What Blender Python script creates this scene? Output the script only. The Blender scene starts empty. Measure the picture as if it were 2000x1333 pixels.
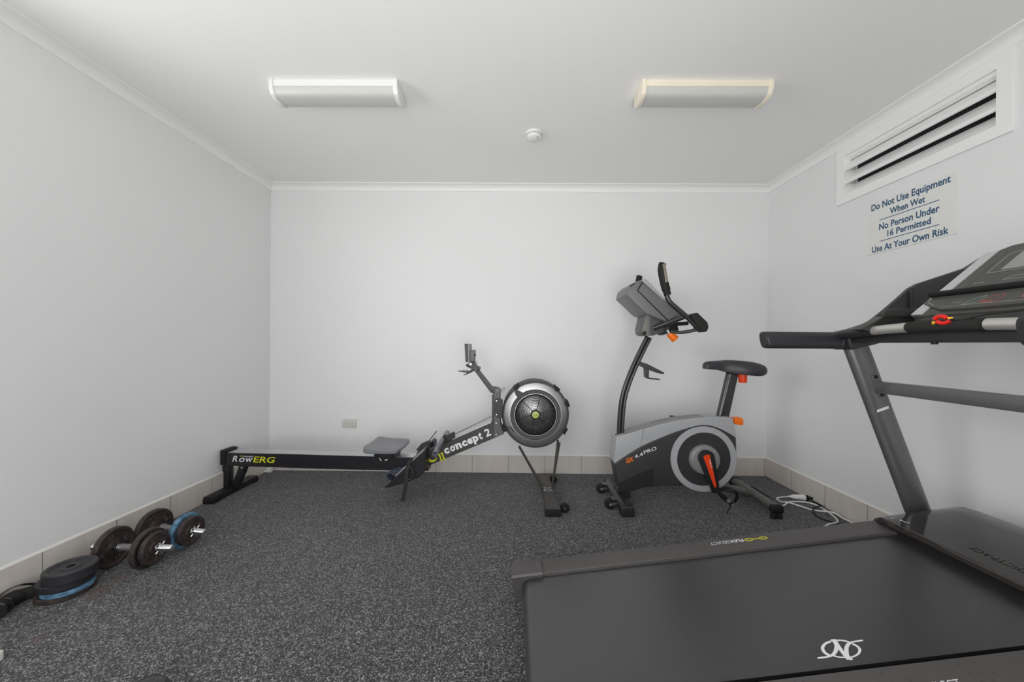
import bpy, bmesh, math, random
from mathutils import Vector, Matrix

random.seed(7)
SC = bpy.context.scene
COL = SC.collection
PI = math.pi

# ------------------------------------------------------------------ camera
cam_d = bpy.data.cameras.new('camera')
cam = bpy.data.objects.new('camera', cam_d)
COL.objects.link(cam)
cam_d.sensor_width = 36.0
cam_d.lens = 729.54 / 2000 * 36.0
cam_d.shift_x = -2.89 / 2000
cam_d.shift_y = 8.23 / 2000
cam_d.clip_start = 0.02
_y, _p, _r = 0.0096, -0.0027, -0.0086
_R = (Matrix.Rotation(_y, 3, 'Z') @ Matrix.Rotation(_p, 3, 'X') @ Matrix.Rotation(_r, 3, 'Y'))
_B = Matrix((_R.col[0], _R.col[2], -_R.col[1])).transposed()
cam.matrix_world = Matrix.Translation((0, 0, 1.0743)) @ _B.to_4x4()
SC.camera = cam

# ------------------------------------------------------------------ sky, daylight, added fill lamps, exposure
W = bpy.data.worlds.new('overcast_sky')
SC.world = W
W.use_nodes = True
W.node_tree.nodes['Background'].inputs['Color'].default_value = (0.93, 0.96, 1.0, 1)
W.node_tree.nodes['Background'].inputs['Strength'].default_value = 1.3

def area(name, loc, size, size_y, rot, power, color, spread=180):
    d = bpy.data.lights.new(name, 'AREA')
    d.shape = 'RECTANGLE'
    d.size, d.size_y, d.energy, d.color = size, size_y, power, color
    d.spread = math.radians(spread)
    o = bpy.data.objects.new(name, d)
    COL.objects.link(o)
    o.location = loc
    o.rotation_euler = rot
    return o

# daylight that enters through the open doorway behind the camera
area('doorway_daylight', (-0.20, -0.86, 1.05), 1.9, 1.9, (math.radians(95), 0, 0), 33, (1.0, 0.995, 0.99))
# added fill lamp brightening the right wall through a made-up left opening
area('right_wall_fill', (-2.20, 0.55, 1.50), 1.3, 1.1, (0, math.radians(-93), 0), 25, (1.0, 0.995, 0.99))
# added lamp aimed up to lift the ceiling, like bounce off paving
area('bounce_fill', (0.30, -1.02, 0.12), 1.5, 1.0, (math.radians(130), 0, 0), 12, (1.0, 0.99, 0.975), 85)
SC.view_settings.view_transform = 'Standard'
SC.view_settings.look = 'None'
SC.view_settings.gamma = 1.0
SC.view_settings.use_curve_mapping = False
SC.view_settings.exposure = -0.06
SC.cycles.max_bounces = 10
SC.cycles.diffuse_bounces = 6
SC.cycles.use_denoising = True

# ------------------------------------------------------------------ materials
def srgb(r, g, b):
    f = lambda c: (c / 255 / 12.92) if c / 255 <= 0.04045 else ((c / 255 + 0.055) / 1.055) ** 2.4
    return (f(r), f(g), f(b), 1)

def mat(name, rgb, rough=0.5, metal=0.0, spec=0.5, coat=0.0, var=0.0, vscale=8.0, bump=0.0, bscale=200.0, rgb2=None):
    m = bpy.data.materials.new(name)
    m.use_nodes = True
    n, l = m.node_tree.nodes, m.node_tree.links
    b = n['Principled BSDF']
    b.inputs['Roughness'].default_value = rough
    b.inputs['Metallic'].default_value = metal
    b.inputs['Specular IOR Level'].default_value = spec
    b.inputs['Coat Weight'].default_value = coat
    b.inputs['Coat Roughness'].default_value = 0.12
    c = srgb(*rgb)
    tc = n.new('ShaderNodeNewGeometry')
    nz = n.new('ShaderNodeTexNoise')
    nz.inputs['Scale'].default_value = vscale
    nz.inputs['Detail'].default_value = 6
    l.new(tc.outputs['Position'], nz.inputs['Vector'])
    mx = n.new('ShaderNodeMix')
    mx.data_type = 'RGBA'
    k = 1 - var
    mx.inputs['A'].default_value = (c[0] * k, c[1] * k, c[2] * k, 1)
    k = 1 + var
    mx.inputs['B'].default_value = srgb(*rgb2) if rgb2 else (min(1, c[0] * k), min(1, c[1] * k), min(1, c[2] * k), 1)
    rp = n.new('ShaderNodeValToRGB')
    rp.color_ramp.elements[0].position = 0.38
    rp.color_ramp.elements[1].position = 0.62
    l.new(nz.outputs['Fac'], rp.inputs['Fac'])
    l.new(rp.outputs['Color'], mx.inputs['Factor'])
    l.new(mx.outputs['Result'], b.inputs['Base Color'])
    if bump:
        n2 = n.new('ShaderNodeTexNoise')
        n2.inputs['Scale'].default_value = bscale
        n2.inputs['Detail'].default_value = 3
        l.new(tc.outputs['Position'], n2.inputs['Vector'])
        bp = n.new('ShaderNodeBump')
        bp.inputs['Strength'].default_value = bump
        bp.inputs['Distance'].default_value = 0.002
        l.new(n2.outputs['Fac'], bp.inputs['Height'])
        l.new(bp.outputs['Normal'], b.inputs['Normal'])
    return m

M = {}
M['wall'] = mat('wall_paint', (237, 237, 237), 0.55, var=0.012, vscale=1.2, bump=0.06, bscale=90)
M['ceiling'] = mat('ceiling_paint', (246, 246, 245), 0.7, var=0.01, vscale=1.0)
M['trim'] = mat('trim_paint', (247, 247, 246), 0.45)
M['caulk'] = mat('sealant', (226, 224, 219), 0.5)
M['white_plastic'] = mat('white_plastic', (232, 232, 230), 0.35)
M['off_white'] = mat('off_white_plastic', (214, 211, 204), 0.4)
M['cream'] = mat('yellowed_plastic', (240, 231, 212), 0.4, var=0.03, vscale=5)
M['diffuser'] = mat('ribbed_diffuser', (202, 202, 198), 0.3, bump=0.1, bscale=400)
M['rubber'] = mat('black_rubber', (30, 30, 32), 0.6, spec=0.3)
M['black_paint'] = mat('black_paint', (27, 26, 30), 0.38)
M['black_plastic'] = mat('black_plastic', (38, 38, 40), 0.45, bump=0.1, bscale=500)
M['dark_grey'] = mat('dark_grey_plastic', (62, 62, 64), 0.45, bump=0.08, bscale=600)
M['mid_grey'] = mat('mid_grey_plastic', (104, 104, 106), 0.45, bump=0.06, bscale=500)
M['silver'] = mat('silver_plastic', (172, 173, 175), 0.42, var=0.02, vscale=4)
M['silver_dark'] = mat('grey_shell_top', (140, 140, 139), 0.5)
M['alu'] = mat('aluminium', (205, 206, 208), 0.32, metal=0.85)
M['chrome'] = mat('chrome', (225, 226, 228), 0.15, metal=1.0)
M['steel'] = mat('scuffed_dark_steel', (116, 116, 117), 0.32, metal=0.6, var=0.04, vscale=70, bump=0.05, bscale=300)
M['orange'] = mat('orange_plastic', (255, 120, 16), 0.4)
M['red_orange'] = mat('red_orange_paint', (244, 70, 22), 0.4)
M['yellow'] = mat('yellow_print', (214, 214, 34), 0.5)
M['white_print'] = mat('white_print', (228, 228, 230), 0.5)
M['grey_print'] = mat('grey_print', (150, 150, 148), 0.5)
M['lens_grey'] = mat('screen_glass', (150, 152, 150), 0.12, spec=0.6)
M['rust'] = mat('rusted_iron', (44, 40, 41), 0.6, var=0.15, vscale=45, rgb2=(68, 53, 51), bump=0.4, bscale=260)
M['rust_dark'] = mat('dark_cast_iron', (42, 40, 41), 0.6, var=0.15, vscale=60, rgb2=(60, 52, 49), bump=0.4, bscale=260)
M['blue_paint'] = mat('worn_blue_paint', (62, 98, 124), 0.6, var=0.12, vscale=40, rgb2=(100, 142, 170), bump=0.3, bscale=300)
M['seat_grey'] = mat('seat_foam', (122, 123, 126), 0.42, spec=0.5, bump=0.1, bscale=300)
M['sign_blue'] = mat('sign_lettering', (34, 84, 118), 0.5)
M['sign_white'] = mat('sign_panel', (233, 233, 229), 0.4)
M['red'] = mat('red_plastic', (232, 34, 26), 0.35)
M['amber'] = mat('amber_plastic', (240, 180, 60), 0.4)
M['green_print'] = mat('green_print', (128, 148, 140), 0.5)
M['red_print'] = mat('red_print', (160, 84, 80), 0.5)
M['badge'] = mat('badge_yellow_green', (190, 200, 92), 0.4)
M['outside'] = mat('concrete_paving', (190, 188, 182), 0.8, var=0.05)
M['foam'] = mat('black_foam', (46, 45, 44), 0.8, spec=0.25, bump=0.4, bscale=700)
M['belt'] = mat('running_belt', (44, 44, 46), 0.30, spec=1.0, var=0.04, vscale=30, bump=0.12, bscale=420)
M['rail_grey'] = mat('foot_rail_plastic', (76, 73, 73), 0.5, bump=0.15, bscale=300)
M['dark_shell'] = mat('charcoal_shell', (54, 54, 56), 0.45, bump=0.06, bscale=500)
M['crank'] = mat('crank_black', (34, 36, 38), 0.4)
M['black_gloss'] = mat('gloss_black_tube', (46, 46, 47), 0.24, spec=0.7)
M['saddle'] = mat('saddle_vinyl', (52, 51, 55), 0.38, spec=0.5, bump=0.1, bscale=400)
M['frame_grey'] = mat('frame_grey_paint', (84, 83, 81), 0.4, spec=0.5)
M['hood'] = mat('glossy_hood', (44, 41, 39), 0.07, spec=0.65)

M['arm_black'] = mat('arm_black_plastic', (44, 44, 47), 0.42, bump=0.05, bscale=500)
M['tray_black'] = mat('tray_black_plastic', (52, 51, 50), 0.38, bump=0.03, bscale=500)
M['console'] = mat('console_panel', (78, 77, 73), 0.42)
M['silver_strip'] = mat('satin_silver_strip', (205, 205, 206), 0.4, metal=0.15)
M['faint_print'] = mat('faint_print', (108, 108, 104), 0.5)
M['grip_metal'] = mat('satin_grip_metal', (205, 203, 198), 0.35, metal=0.6)
M['rubber_plate'] = mat('rubber_coated_plate', (44, 44, 48), 0.45, spec=0.4, bump=0.15, bscale=300)

M['raised_iron'] = mat('rubbed_iron', (84, 78, 76), 0.5, metal=0.2)

def dotted_rail():
    m = mat('foot_rail_plastic_dots', (78, 75, 74), 0.5, bump=0.1, bscale=300)
    n, l = m.node_tree.nodes, m.node_tree.links
    b = n['Principled BSDF']
    src = b.inputs['Base Color'].links[0].from_socket
    g = n.new('ShaderNodeNewGeometry')
    v = n.new('ShaderNodeTexVoronoi')
    v.inputs['Scale'].default_value = 42
    v.inputs['Randomness'].default_value = 0.35
    l.new(g.outputs['Position'], v.inputs['Vector'])
    r = n.new('ShaderNodeMapRange')
    r.inputs['From Min'].default_value, r.inputs['From Max'].default_value = 0.16, 0.24
    r.inputs['To Min'].default_value, r.inputs['To Max'].default_value = 0.45, 0.0
    l.new(v.outputs['Distance'], r.inputs['Value'])
    mx = n.new('ShaderNodeMix'); mx.data_type = 'RGBA'
    mx.inputs['B'].default_value = srgb(44, 43, 43)
    l.new(r.outputs['Result'], mx.inputs['Factor'])
    l.new(src, mx.inputs['A'])
    l.new(mx.outputs['Result'], b.inputs['Base Color'])
    return m
M['rail_dots'] = dotted_rail()

def carpet():
    m = bpy.data.materials.new('charcoal_carpet')
    m.use_nodes = True
    n, l = m.node_tree.nodes, m.node_tree.links
    b = n['Principled BSDF']
    b.inputs['Roughness'].default_value = 0.9
    b.inputs['Specular IOR Level'].default_value = 0.2
    b.inputs['Sheen Weight'].default_value = 0.25
    b.inputs['Sheen Roughness'].default_value = 0.5
    g = n.new('ShaderNodeNewGeometry')
    def noise(scale, detail, rough=0.6):
        t = n.new('ShaderNodeTexNoise')
        t.inputs['Scale'].default_value = scale
        t.inputs['Detail'].default_value = detail
        t.inputs['Roughness'].default_value = rough
        l.new(g.outputs['Position'], t.inputs['Vector'])
        return t
    def cells(scale):
        t = n.new('ShaderNodeTexVoronoi')
        t.inputs['Scale'].default_value = scale
        l.new(g.outputs['Position'], t.inputs['Vector'])
        sp = n.new('ShaderNodeSeparateColor')
        l.new(t.outputs['Color'], sp.inputs[0])
        return sp.outputs[0]
    a = noise(150, 4, 0.75)
    c1, c2 = cells(165), cells(330)
    def lin(x, kx, y, ky):
        m1 = n.new('ShaderNodeMath'); m1.operation = 'MULTIPLY'; m1.inputs[1].default_value = kx
        l.new(x, m1.inputs[0])
        m2 = n.new('ShaderNodeMath'); m2.operation = 'MULTIPLY_ADD'; m2.inputs[1].default_value = ky
        l.new(y, m2.inputs[0]); l.new(m1.outputs[0], m2.inputs[2])
        return m2.outputs[0]
    fleck = lin(lin(c1, .24, c2, .48), 1.0, a.outputs['Fac'], .28)
    r = n.new('ShaderNodeValToRGB')
    e = r.color_ramp.elements
    e[0].position, e[0].color = 0.26, srgb(16, 16, 18)
    e[1].position, e[1].color = 0.84, srgb(172, 172, 174)
    k = e.new(0.56); k.color = srgb(54, 54, 56)
    l.new(fleck, r.inputs['Fac'])
    # wide tonal wear
    w = noise(1.3, 3)
    wr = n.new('ShaderNodeMapRange')
    wr.inputs['From Min'].default_value, wr.inputs['From Max'].default_value = 0.3, 0.7
    wr.inputs['To Min'].default_value, wr.inputs['To Max'].default_value = 0.9, 1.1
    l.new(w.outputs['Fac'], wr.inputs['Value'])
    mul = n.new('ShaderNodeMix'); mul.data_type = 'RGBA'; mul.blend_type = 'MULTIPLY'
    mul.inputs['Factor'].default_value = 1
    l.new(r.outputs['Color'], mul.inputs['A'])
    l.new(wr.outputs['Result'], mul.inputs['B'])
    # rust stains left by the iron plates: spots at fixed places on the carpet
    prev = mul.outputs['Result']
    br = noise(26, 4)
    for (x, y, rad, amt) in STAINS:
        d = n.new('ShaderNodeVectorMath'); d.operation = 'DISTANCE'
        d.inputs[1].default_value = (x, y, 0)
        l.new(g.outputs['Position'], d.inputs[0])
        mr = n.new('ShaderNodeMapRange')
        mr.inputs['From Min'].default_value, mr.inputs['From Max'].default_value = rad, rad * 0.3
        mr.inputs['To Min'].default_value, mr.inputs['To Max'].default_value = 0, amt
        l.new(d.outputs['Value'], mr.inputs['Value'])
        t = n.new('ShaderNodeMath'); t.operation = 'MULTIPLY'
        l.new(mr.outputs['Result'], t.inputs[0])
        l.new(br.outputs['Fac'], t.inputs[1])
        mx = n.new('ShaderNodeMix'); mx.data_type = 'RGBA'
        mx.inputs['B'].default_value = srgb(84, 50, 42)
        l.new(t.outputs['Value'], mx.inputs['Factor'])
        l.new(prev, mx.inputs['A'])
        prev = mx.outputs['Result']
    l.new(prev, b.inputs['Base Color'])
    bp = n.new('ShaderNodeBump')
    bp.inputs['Strength'].default_value = 0.9
    bp.inputs['Distance'].default_value = 0.006
    l.new(fleck, bp.inputs['Height'])
    l.new(bp.outputs['Normal'], b.inputs['Normal'])
    return m

STAINS = [(-1.79, 1.585, 0.05, 1.3), (-1.765, 1.54, 0.03, 1.2), (-1.79, 1.67, 0.06, 0.9), (-1.71, 1.32, 0.03, 0.8), (-1.69, 1.18, 0.03, 1.3), (-1.55, 1.40, 0.02, 0.6), (-1.95, 2.98, 0.10, 0.6), (-1.6, 2.9, 0.12, 0.35), (-0.45, 2.9, 0.2, 0.35)]
M['carpet'] = carpet()

def tiles(axis, start):
    """beige wall tiles of the skirting, 303 mm pitch along one axis"""
    m = bpy.data.materials.new('skirting_tile_' + axis.lower())
    m.use_nodes = True
    n, l = m.node_tree.nodes, m.node_tree.links
    b = n['Principled BSDF']
    b.inputs['Roughness'].default_value = 0.4
    g = n.new('ShaderNodeNewGeometry')
    s = n.new('ShaderNodeSeparateXYZ')
    l.new(g.outputs['Position'], s.inputs[0])
    def math_(op, a, v):
        t = n.new('ShaderNodeMath'); t.operation = op
        l.new(a, t.inputs[0])
        t.inputs[1].default_value = v
        return t.outputs[0]
    u = math_('SUBTRACT', s.outputs[axis], start - 3.03)
    q = math_('DIVIDE', u, 0.303)
    fr = n.new('ShaderNodeMath'); fr.operation = 'FRACT'
    l.new(q, fr.inputs[0])
    joint = math_('LESS_THAN', fr.outputs[0], 0.012)
    nz = n.new('ShaderNodeTexNoise')
    nz.inputs['Scale'].default_value = 6
    nz.inputs['Detail'].default_value = 7
    mp = n.new('ShaderNodeMapping')
    mp.inputs['Scale'].default_value = (4, 4, 0.4) if axis == 'Y' else (4, 4, 0.4)
    l.new(g.outputs['Position'], mp.inputs['Vector'])
    l.new(mp.outputs['Vector'], nz.inputs['Vector'])
    r = n.new('ShaderNodeValToRGB')
    e = r.color_ramp.elements
    e[0].position, e[0].color = 0.25, srgb(206, 199, 193)
    e[1].position, e[1].color = 0.75, srgb(217, 210, 203)
    l.new(nz.outputs['Fac'], r.inputs['Fac'])
    mx = n.new('ShaderNodeMix'); mx.data_type = 'RGBA'
    mx.inputs['B'].default_value = srgb(120, 116, 110)
    l.new(joint, mx.inputs['Factor'])
    l.new(r.outputs['Color'], mx.inputs['A'])
    l.new(mx.outputs['Result'], b.inputs['Base Color'])
    return m

def insect_screen():
    m = bpy.data.materials.new('insect_screen_mesh')
    m.use_nodes = True
    n, l = m.node_tree.nodes, m.node_tree.links
    b = n['Principled BSDF']
    b.inputs['Roughness'].default_value = 0.7
    g = n.new('ShaderNodeNewGeometry')
    w = n.new('ShaderNodeTexWave')
    w.bands_direction = 'Y'
    w.inputs['Scale'].default_value = 40
    l.new(g.outputs['Position'], w.inputs['Vector'])
    r = n.new('ShaderNodeValToRGB')
    e = r.color_ramp.elements
    e[0].position, e[0].color = 0.55, srgb(26, 26, 27)
    e[1].position, e[1].color = 0.95, srgb(86, 86, 84)
    l.new(w.outputs['Fac'], r.inputs['Fac'])
    l.new(r.outputs['Color'], b.inputs['Base Color'])
    return m

# ------------------------------------------------------------------ geometry helpers
class G:
    """collects shapes into one mesh; an optional matrix places every shape"""
    def __init__(self, mw=None):
        self.bm = bmesh.new()
        self.mw = mw

    def _done(self, verts, bev=0.0, seg=2, ang=30):
        if bev:
            es = set(e for v in verts for e in v.link_edges)
            es = [e for e in es if len(e.link_faces) == 2 and e.calc_face_angle(0) > math.radians(ang)]
            r = bmesh.ops.bevel(self.bm, geom=es, offset=bev, segments=seg, profile=0.6, affect='EDGES', clamp_overlap=True)
            vs = set(v for v in verts if v.is_valid) | set(r['verts'])
            verts = list(vs)
        if self.mw is not None:
            bmesh.ops.transform(self.bm, matrix=self.mw, verts=[v for v in verts if v.is_valid])
        return self

    def box(self, c, s, rot=None, bev=0.0, seg=2):
        m = Matrix.Translation(c) @ (rot.to_4x4() if rot else Matrix()) @ Matrix.Diagonal((s[0], s[1], s[2], 1))
        r = bmesh.ops.create_cube(self.bm, size=1, matrix=m)
        return self._done(r['verts'], bev, seg)

    def span(self, a, b, bev=0.0, seg=2):
        return self.box([(a[i] + b[i]) / 2 for i in range(3)], [abs(b[i] - a[i]) for i in range(3)], None, bev, seg)

    def prism(self, poly, d0, d1, axes='xz', bev=0.0, seg=2, ang=30):
        """2D outline in the two named axes, extruded along the third from d0 to d1"""
        third = [k for k in 'xyz' if k not in axes][0]
        def P(p, d):
            q = {axes[0]: p[0], axes[1]: p[1], third: d}
            return (q['x'], q['y'], q['z'])
        a = [self.bm.verts.new(P(p, d0)) for p in poly]
        b = [self.bm.verts.new(P(p, d1)) for p in poly]
        fs = [self.bm.faces.new(a), self.bm.faces.new(list(reversed(b)))]
        k = len(poly)
        for i in range(k):
            fs.append(self.bm.faces.new((a[(i + 1) % k], a[i], b[i], b[(i + 1) % k])))
        bmesh.ops.recalc_face_normals(self.bm, faces=fs)
        return self._done(a + b, bev, seg, ang)

    def loft(self, rings, cap=True, close=True):
        """rings of equal vertex count joined by quads"""
        vs = [[self.bm.verts.new(p) for p in r] for r in rings]
        k = len(vs[0])
        fs = []
        for i in range(len(vs) - 1):
            for j in range(k if close else k - 1):
                fs.append(self.bm.faces.new((vs[i][j], vs[i][(j + 1) % k], vs[i + 1][(j + 1) % k], vs[i + 1][j])))
        if cap:
            fs.append(self.bm.faces.new(list(reversed(vs[0]))))
            fs.append(self.bm.faces.new(vs[-1]))
        bmesh.ops.recalc_face_normals(self.bm, faces=fs)
        return self._done([v for r in vs for v in r])

    def tube(self, pts, r, n=12, up=None, ry=None, closed=False, cap=True):
        """round or elliptical tube along a polyline; r (and ry) may be lists"""
        P = [Vector(p) for p in pts]
        k = len(P)
        R = r if isinstance(r, (list, tuple)) else [r] * k
        RY = (ry if isinstance(ry, (list, tuple)) else [ry] * k) if ry is not None else R
        T = []
        for i in range(k):
            if closed:
                t = P[(i + 1) % k] - P[i - 1]
            else:
                t = P[min(i + 1, k - 1)] - P[max(i - 1, 0)]
            T.append(t.normalized())
        u = Vector(up) if up else (Vector((0, 0, 1)) if abs(T[0].z) < 0.9 else Vector((1, 0, 0)))
        u = (u - T[0] * u.dot(T[0])).normalized()
        rings = []
        for i in range(k):
            if i:
                u = (T[i - 1].rotation_difference(T[i])) @ u
            if up:
                u = Vector(up)
            u = (u - T[i] * u.dot(T[i])).normalized()
            w = T[i].cross(u)
            rings.append([P[i] + u * (R[i] * math.cos(2 * PI * j / n)) + w * (RY[i] * math.sin(2 * PI * j / n)) for j in range(n)])
        if closed:
            rings.append(rings[0])
            return self._closed(rings)
        return self.loft(rings, cap)

    def _closed(self, rings):
        rings = rings[:-1]
        vs = [[self.bm.verts.new(p) for p in r] for r in rings]
        k, m, fs = len(vs[0]), len(vs), []
        for i in range(m):
            for j in range(k):
                fs.append(self.bm.faces.new((vs[i][j], vs[i][(j + 1) % k], vs[(i + 1) % m][(j + 1) % k], vs[(i + 1) % m][j])))
        bmesh.ops.recalc_face_normals(self.bm, faces=fs)
        return self._done([v for r in vs for v in r])

    def cyl(self, p0, p1, r, r1=None, n=24, bev=0.0):
        p0, p1 = Vector(p0), Vector(p1)
        d = (p1 - p0).normalized()
        u = Vector((0, 0, 1)) if abs(d.z) < 0.9 else Vector((1, 0, 0))
        u = (u - d * u.dot(d)).normalized()
        w = d.cross(u)
        r1 = r if r1 is None else r1
        a = [self.bm.verts.new(p0 + u * (r * math.cos(2 * PI * j / n)) + w * (r * math.sin(2 * PI * j / n))) for j in range(n)]
        b = [self.bm.verts.new(p1 + u * (r1 * math.cos(2 * PI * j / n)) + w * (r1 * math.sin(2 * PI * j / n))) for j in range(n)]
        fs = [self.bm.faces.new(a), self.bm.faces.new(list(reversed(b)))]
        for j in range(n):
            fs.append(self.bm.faces.new((a[(j + 1) % n], a[j], b[j], b[(j + 1) % n])))
        bmesh.ops.recalc_face_normals(self.bm, faces=fs)
        return self._done(a + b, bev, 2, 40)

    def lathe(self, prof, o, axis=(0, 0, 1), n=40, closed=False):
        """profile of (radius, height) spun about an axis through o"""
        d = Vector(axis).normalized()
        u = Vector((0, 0, 1)) if abs(d.z) < 0.9 else Vector((1, 0, 0))
        u = (u - d * u.dot(d)).normalized()
        w = d.cross(u)
        o = Vector(o)
        allv, fs, rings = [], [], []
        for (r, h) in prof:
            if r < 1e-6:
                ring = [self.bm.verts.new(o + d * h)]
            else:
                ring = [self.bm.verts.new(o + d * h + u * (r * math.cos(2 * PI * j / n)) + w * (r * math.sin(2 * PI * j / n))) for j in range(n)]
            rings.append(ring)
            allv += ring
        pairs = list(zip(rings[:-1], rings[1:]))
        if closed:
            pairs.append((rings[-1], rings[0]))
        for a, b in pairs:
            for j in range(n):
                k = (j + 1) % n
                if len(a) == 1 and len(b) == 1:
                    break
                if len(a) == 1:
                    fs.append(self.bm.faces.new((a[0], b[j], b[k])))
                elif len(b) == 1:
                    fs.append(self.bm.faces.new((a[k], a[j], b[0])))
                else:
                    fs.append(self.bm.faces.new((a[k], a[j], b[j], b[k])))
        bmesh.ops.recalc_face_normals(self.bm, faces=fs)
        return self._done(allv)

    def torus(self, o, axis, R, r, n=48, m=8):
        return self.lathe([(R + r * math.cos(2 * PI * j / m), r * math.sin(2 * PI * j / m)) for j in range(m)], o, axis, n, closed=True)

    def flat(self, fr, poly, depth=0.0008):
        """thin printed shape: outline in the (right, up) frame fr = (origin, right, up), raised by depth"""
        o, rt, up = Vector(fr[0]), Vector(fr[1]).normalized(), Vector(fr[2]).normalized()
        nm = rt.cross(up)
        a = [self.bm.verts.new(o + rt * x + up * y + nm * depth) for x, y in poly]
        b = [self.bm.verts.new(o + rt * x + up * y - nm * 0.0004) for x, y in poly]
        fs = [self.bm.faces.new(a)]
        k = len(a)
        for i in range(k):
            fs.append(self.bm.faces.new((a[i], b[i], b[(i + 1) % k], a[(i + 1) % k])))
        bmesh.ops.recalc_face_normals(self.bm, faces=fs)
        return self._done(a + b)

def catmull(pts, n=6, closed=False):
    P = [Vector(p) for p in pts]
    k = len(P)
    out = []
    for i in range(k if closed else k - 1):
        p0 = P[i - 1] if (i or closed) else P[0]
        p1, p2 = P[i], P[(i + 1) % k]
        p3 = P[(i + 2) % k] if (closed or i + 2 < k) else P[-1]
        for s in range(n):
            t = s / n
            out.append(0.5 * ((2 * p1) + (p2 - p0) * t + (2 * p0 - 5 * p1 + 4 * p2 - p3) * t * t + (3 * p1 - p0 - 3 * p2 + p3) * t ** 3))
    if not closed:
        out.append(P[-1])
    return out

def smooth2(pts, n=5, closed=False):
    return [(v.x, v.y) for v in catmull([(p[0], p[1], 0) for p in pts], n, closed)]

def arc(cx, cy, r, a0, a1, n=16):
    return [(cx + r * math.cos(math.radians(a0 + (a1 - a0) * i / n)), cy + r * math.sin(math.radians(a0 + (a1 - a0) * i / n))) for i in range(n + 1)]

WL = {}

def base(o):
    v = Vector((0, 0, 0))
    while o is not None:
        v += WL.get(o, Vector((0, 0, 0)))
        o = o.parent
    return v

def obj(name, g, m, parent=None, smooth=35, kind=None, label=None):
    me = bpy.data.meshes.new(name)
    g.bm.to_mesh(me)
    g.bm.free()
    ms = m if isinstance(m, (list, tuple)) else [m]
    for q in ms:
        me.materials.append(q)
    for p in me.polygons:
        p.use_smooth = True
    me.set_sharp_from_angle(angle=math.radians(smooth))
    o = bpy.data.objects.new(name, me)
    COL.objects.link(o)
    if parent is not None:
        o.parent = parent
        me.transform(Matrix.Translation(-base(parent)))
    else:
        xs = [v.co.x for v in me.vertices]; ys = [v.co.y for v in me.vertices]; zs = [v.co.z for v in me.vertices]
        c = Vector(((min(xs) + max(xs)) / 2, (min(ys) + max(ys)) / 2, min(zs)))
        me.transform(Matrix.Translation(-c))
        o.location = c
        WL[o] = c
    if kind:
        o['kind'] = kind
    if label:
        o['label'] = label
    return o

def thing(name, label, cat, loc, group=None):
    o = bpy.data.objects.new(name, None)
    o.empty_display_size = 0.1
    COL.objects.link(o)
    o.location = loc
    WL[o] = Vector(loc)
    return tag(o, label, cat, group)

def tag(o, label, cat, group=None):
    o['label'] = label
    o['category'] = cat
    if group:
        o['group'] = group
    return o

def text_mesh(body, bold=0.0):
    cu = bpy.data.curves.new('t', 'FONT')
    cu.body = body
    cu.size = 1
    cu.offset = bold
    cu.resolution_u = 3
    t = bpy.data.objects.new('t', cu)
    COL.objects.link(t)
    bpy.context.view_layer.update()
    me = bpy.data.meshes.new_from_object(t.evaluated_get(bpy.context.evaluated_depsgraph_get()))
    bpy.data.objects.remove(t)
    bpy.data.curves.remove(cu)
    return me

def put_text(g, body, o, right, up, width=None, height=None, shear=0.0, bold=0.0, center=False, lift=0.0009):
    """lettering laid on a surface: o is its lower left (or lower centre), width/height in metres"""
    me = text_mesh(body, bold)
    xs = [v.co.x for v in me.vertices]; ys = [v.co.y for v in me.vertices]
    x0, x1, y0, y1 = min(xs), max(xs), min(0, min(ys)) if False else 0, max(ys)
    sx = width / (x1 - x0) if width else None
    sy = height / (y1 - y0) if height else None
    sx = sx or sy
    sy = sy or sx
    rt, uu = Vector(right).normalized(), Vector(up).normalized()
    nm = rt.cross(uu)
    o = Vector(o)
    new = []
    for v in me.vertices:
        X = (v.co.x - x0) * sx - ((x1 - x0) * sx / 2 if center else 0)
        Yv = (v.co.y - y0) * sy
        new.append(g.bm.verts.new(o + rt * (X + shear * Yv) + uu * Yv + nm * lift))
    for p in me.polygons:
        try:
            g.bm.faces.new([new[i] for i in p.vertices])
        except ValueError:
            pass
    bpy.data.meshes.remove(me)
    g._done(new)
    return g

# ------------------------------------------------------------------ the room
XL, XR, YB, YF, H = -2.077, 2.076, 3.12, -0.70, 2.4
ST = 'structure'
g = G(); g.span((XL - .1, YF - .1, -.1), (XR + .1, YB + .1, 0)); obj('floor', g, M['carpet'], kind=ST)
g = G(); g.span((XL - .1, YF - .1, H), (XR + .1, YB + .1, H + .1)); obj('ceiling', g, M['ceiling'], kind=ST)
g = G()                                      # left wall; unseen opening added beside the camera for the fill lamp
for a, b in (((YF - .1, 0), (-.15, H)), ((1.25, 0), (YB + .1, H)), ((-.15, 0), (1.25, .9)), ((-.15, 2.1), (1.25, H))):
    g.span((XL - .1, a[0], a[1]), (XL, b[0], b[1]))
obj('wall_left', g, M['wall'], kind=ST)
g = G()
for a, b in (((-.15, .9), (-.11, 2.1)), ((1.21, .9), (1.25, 2.1)), ((-.11, .9), (1.21, .94)), ((-.11, 2.06), (1.21, 2.1)), ((.53, .94), (.57, 2.06))):
    g.span((XL - .09, a[0], a[1]), (XL + .004, b[0], b[1]))
obj('added_window', g, M['trim'], kind=ST)  # unseen window frame, added around the fill lamp's opening
g = G(); g.span((XL, YB, 0), (XR, YB + .1, H)); obj('wall_back', g, M['wall'], kind=ST)
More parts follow.
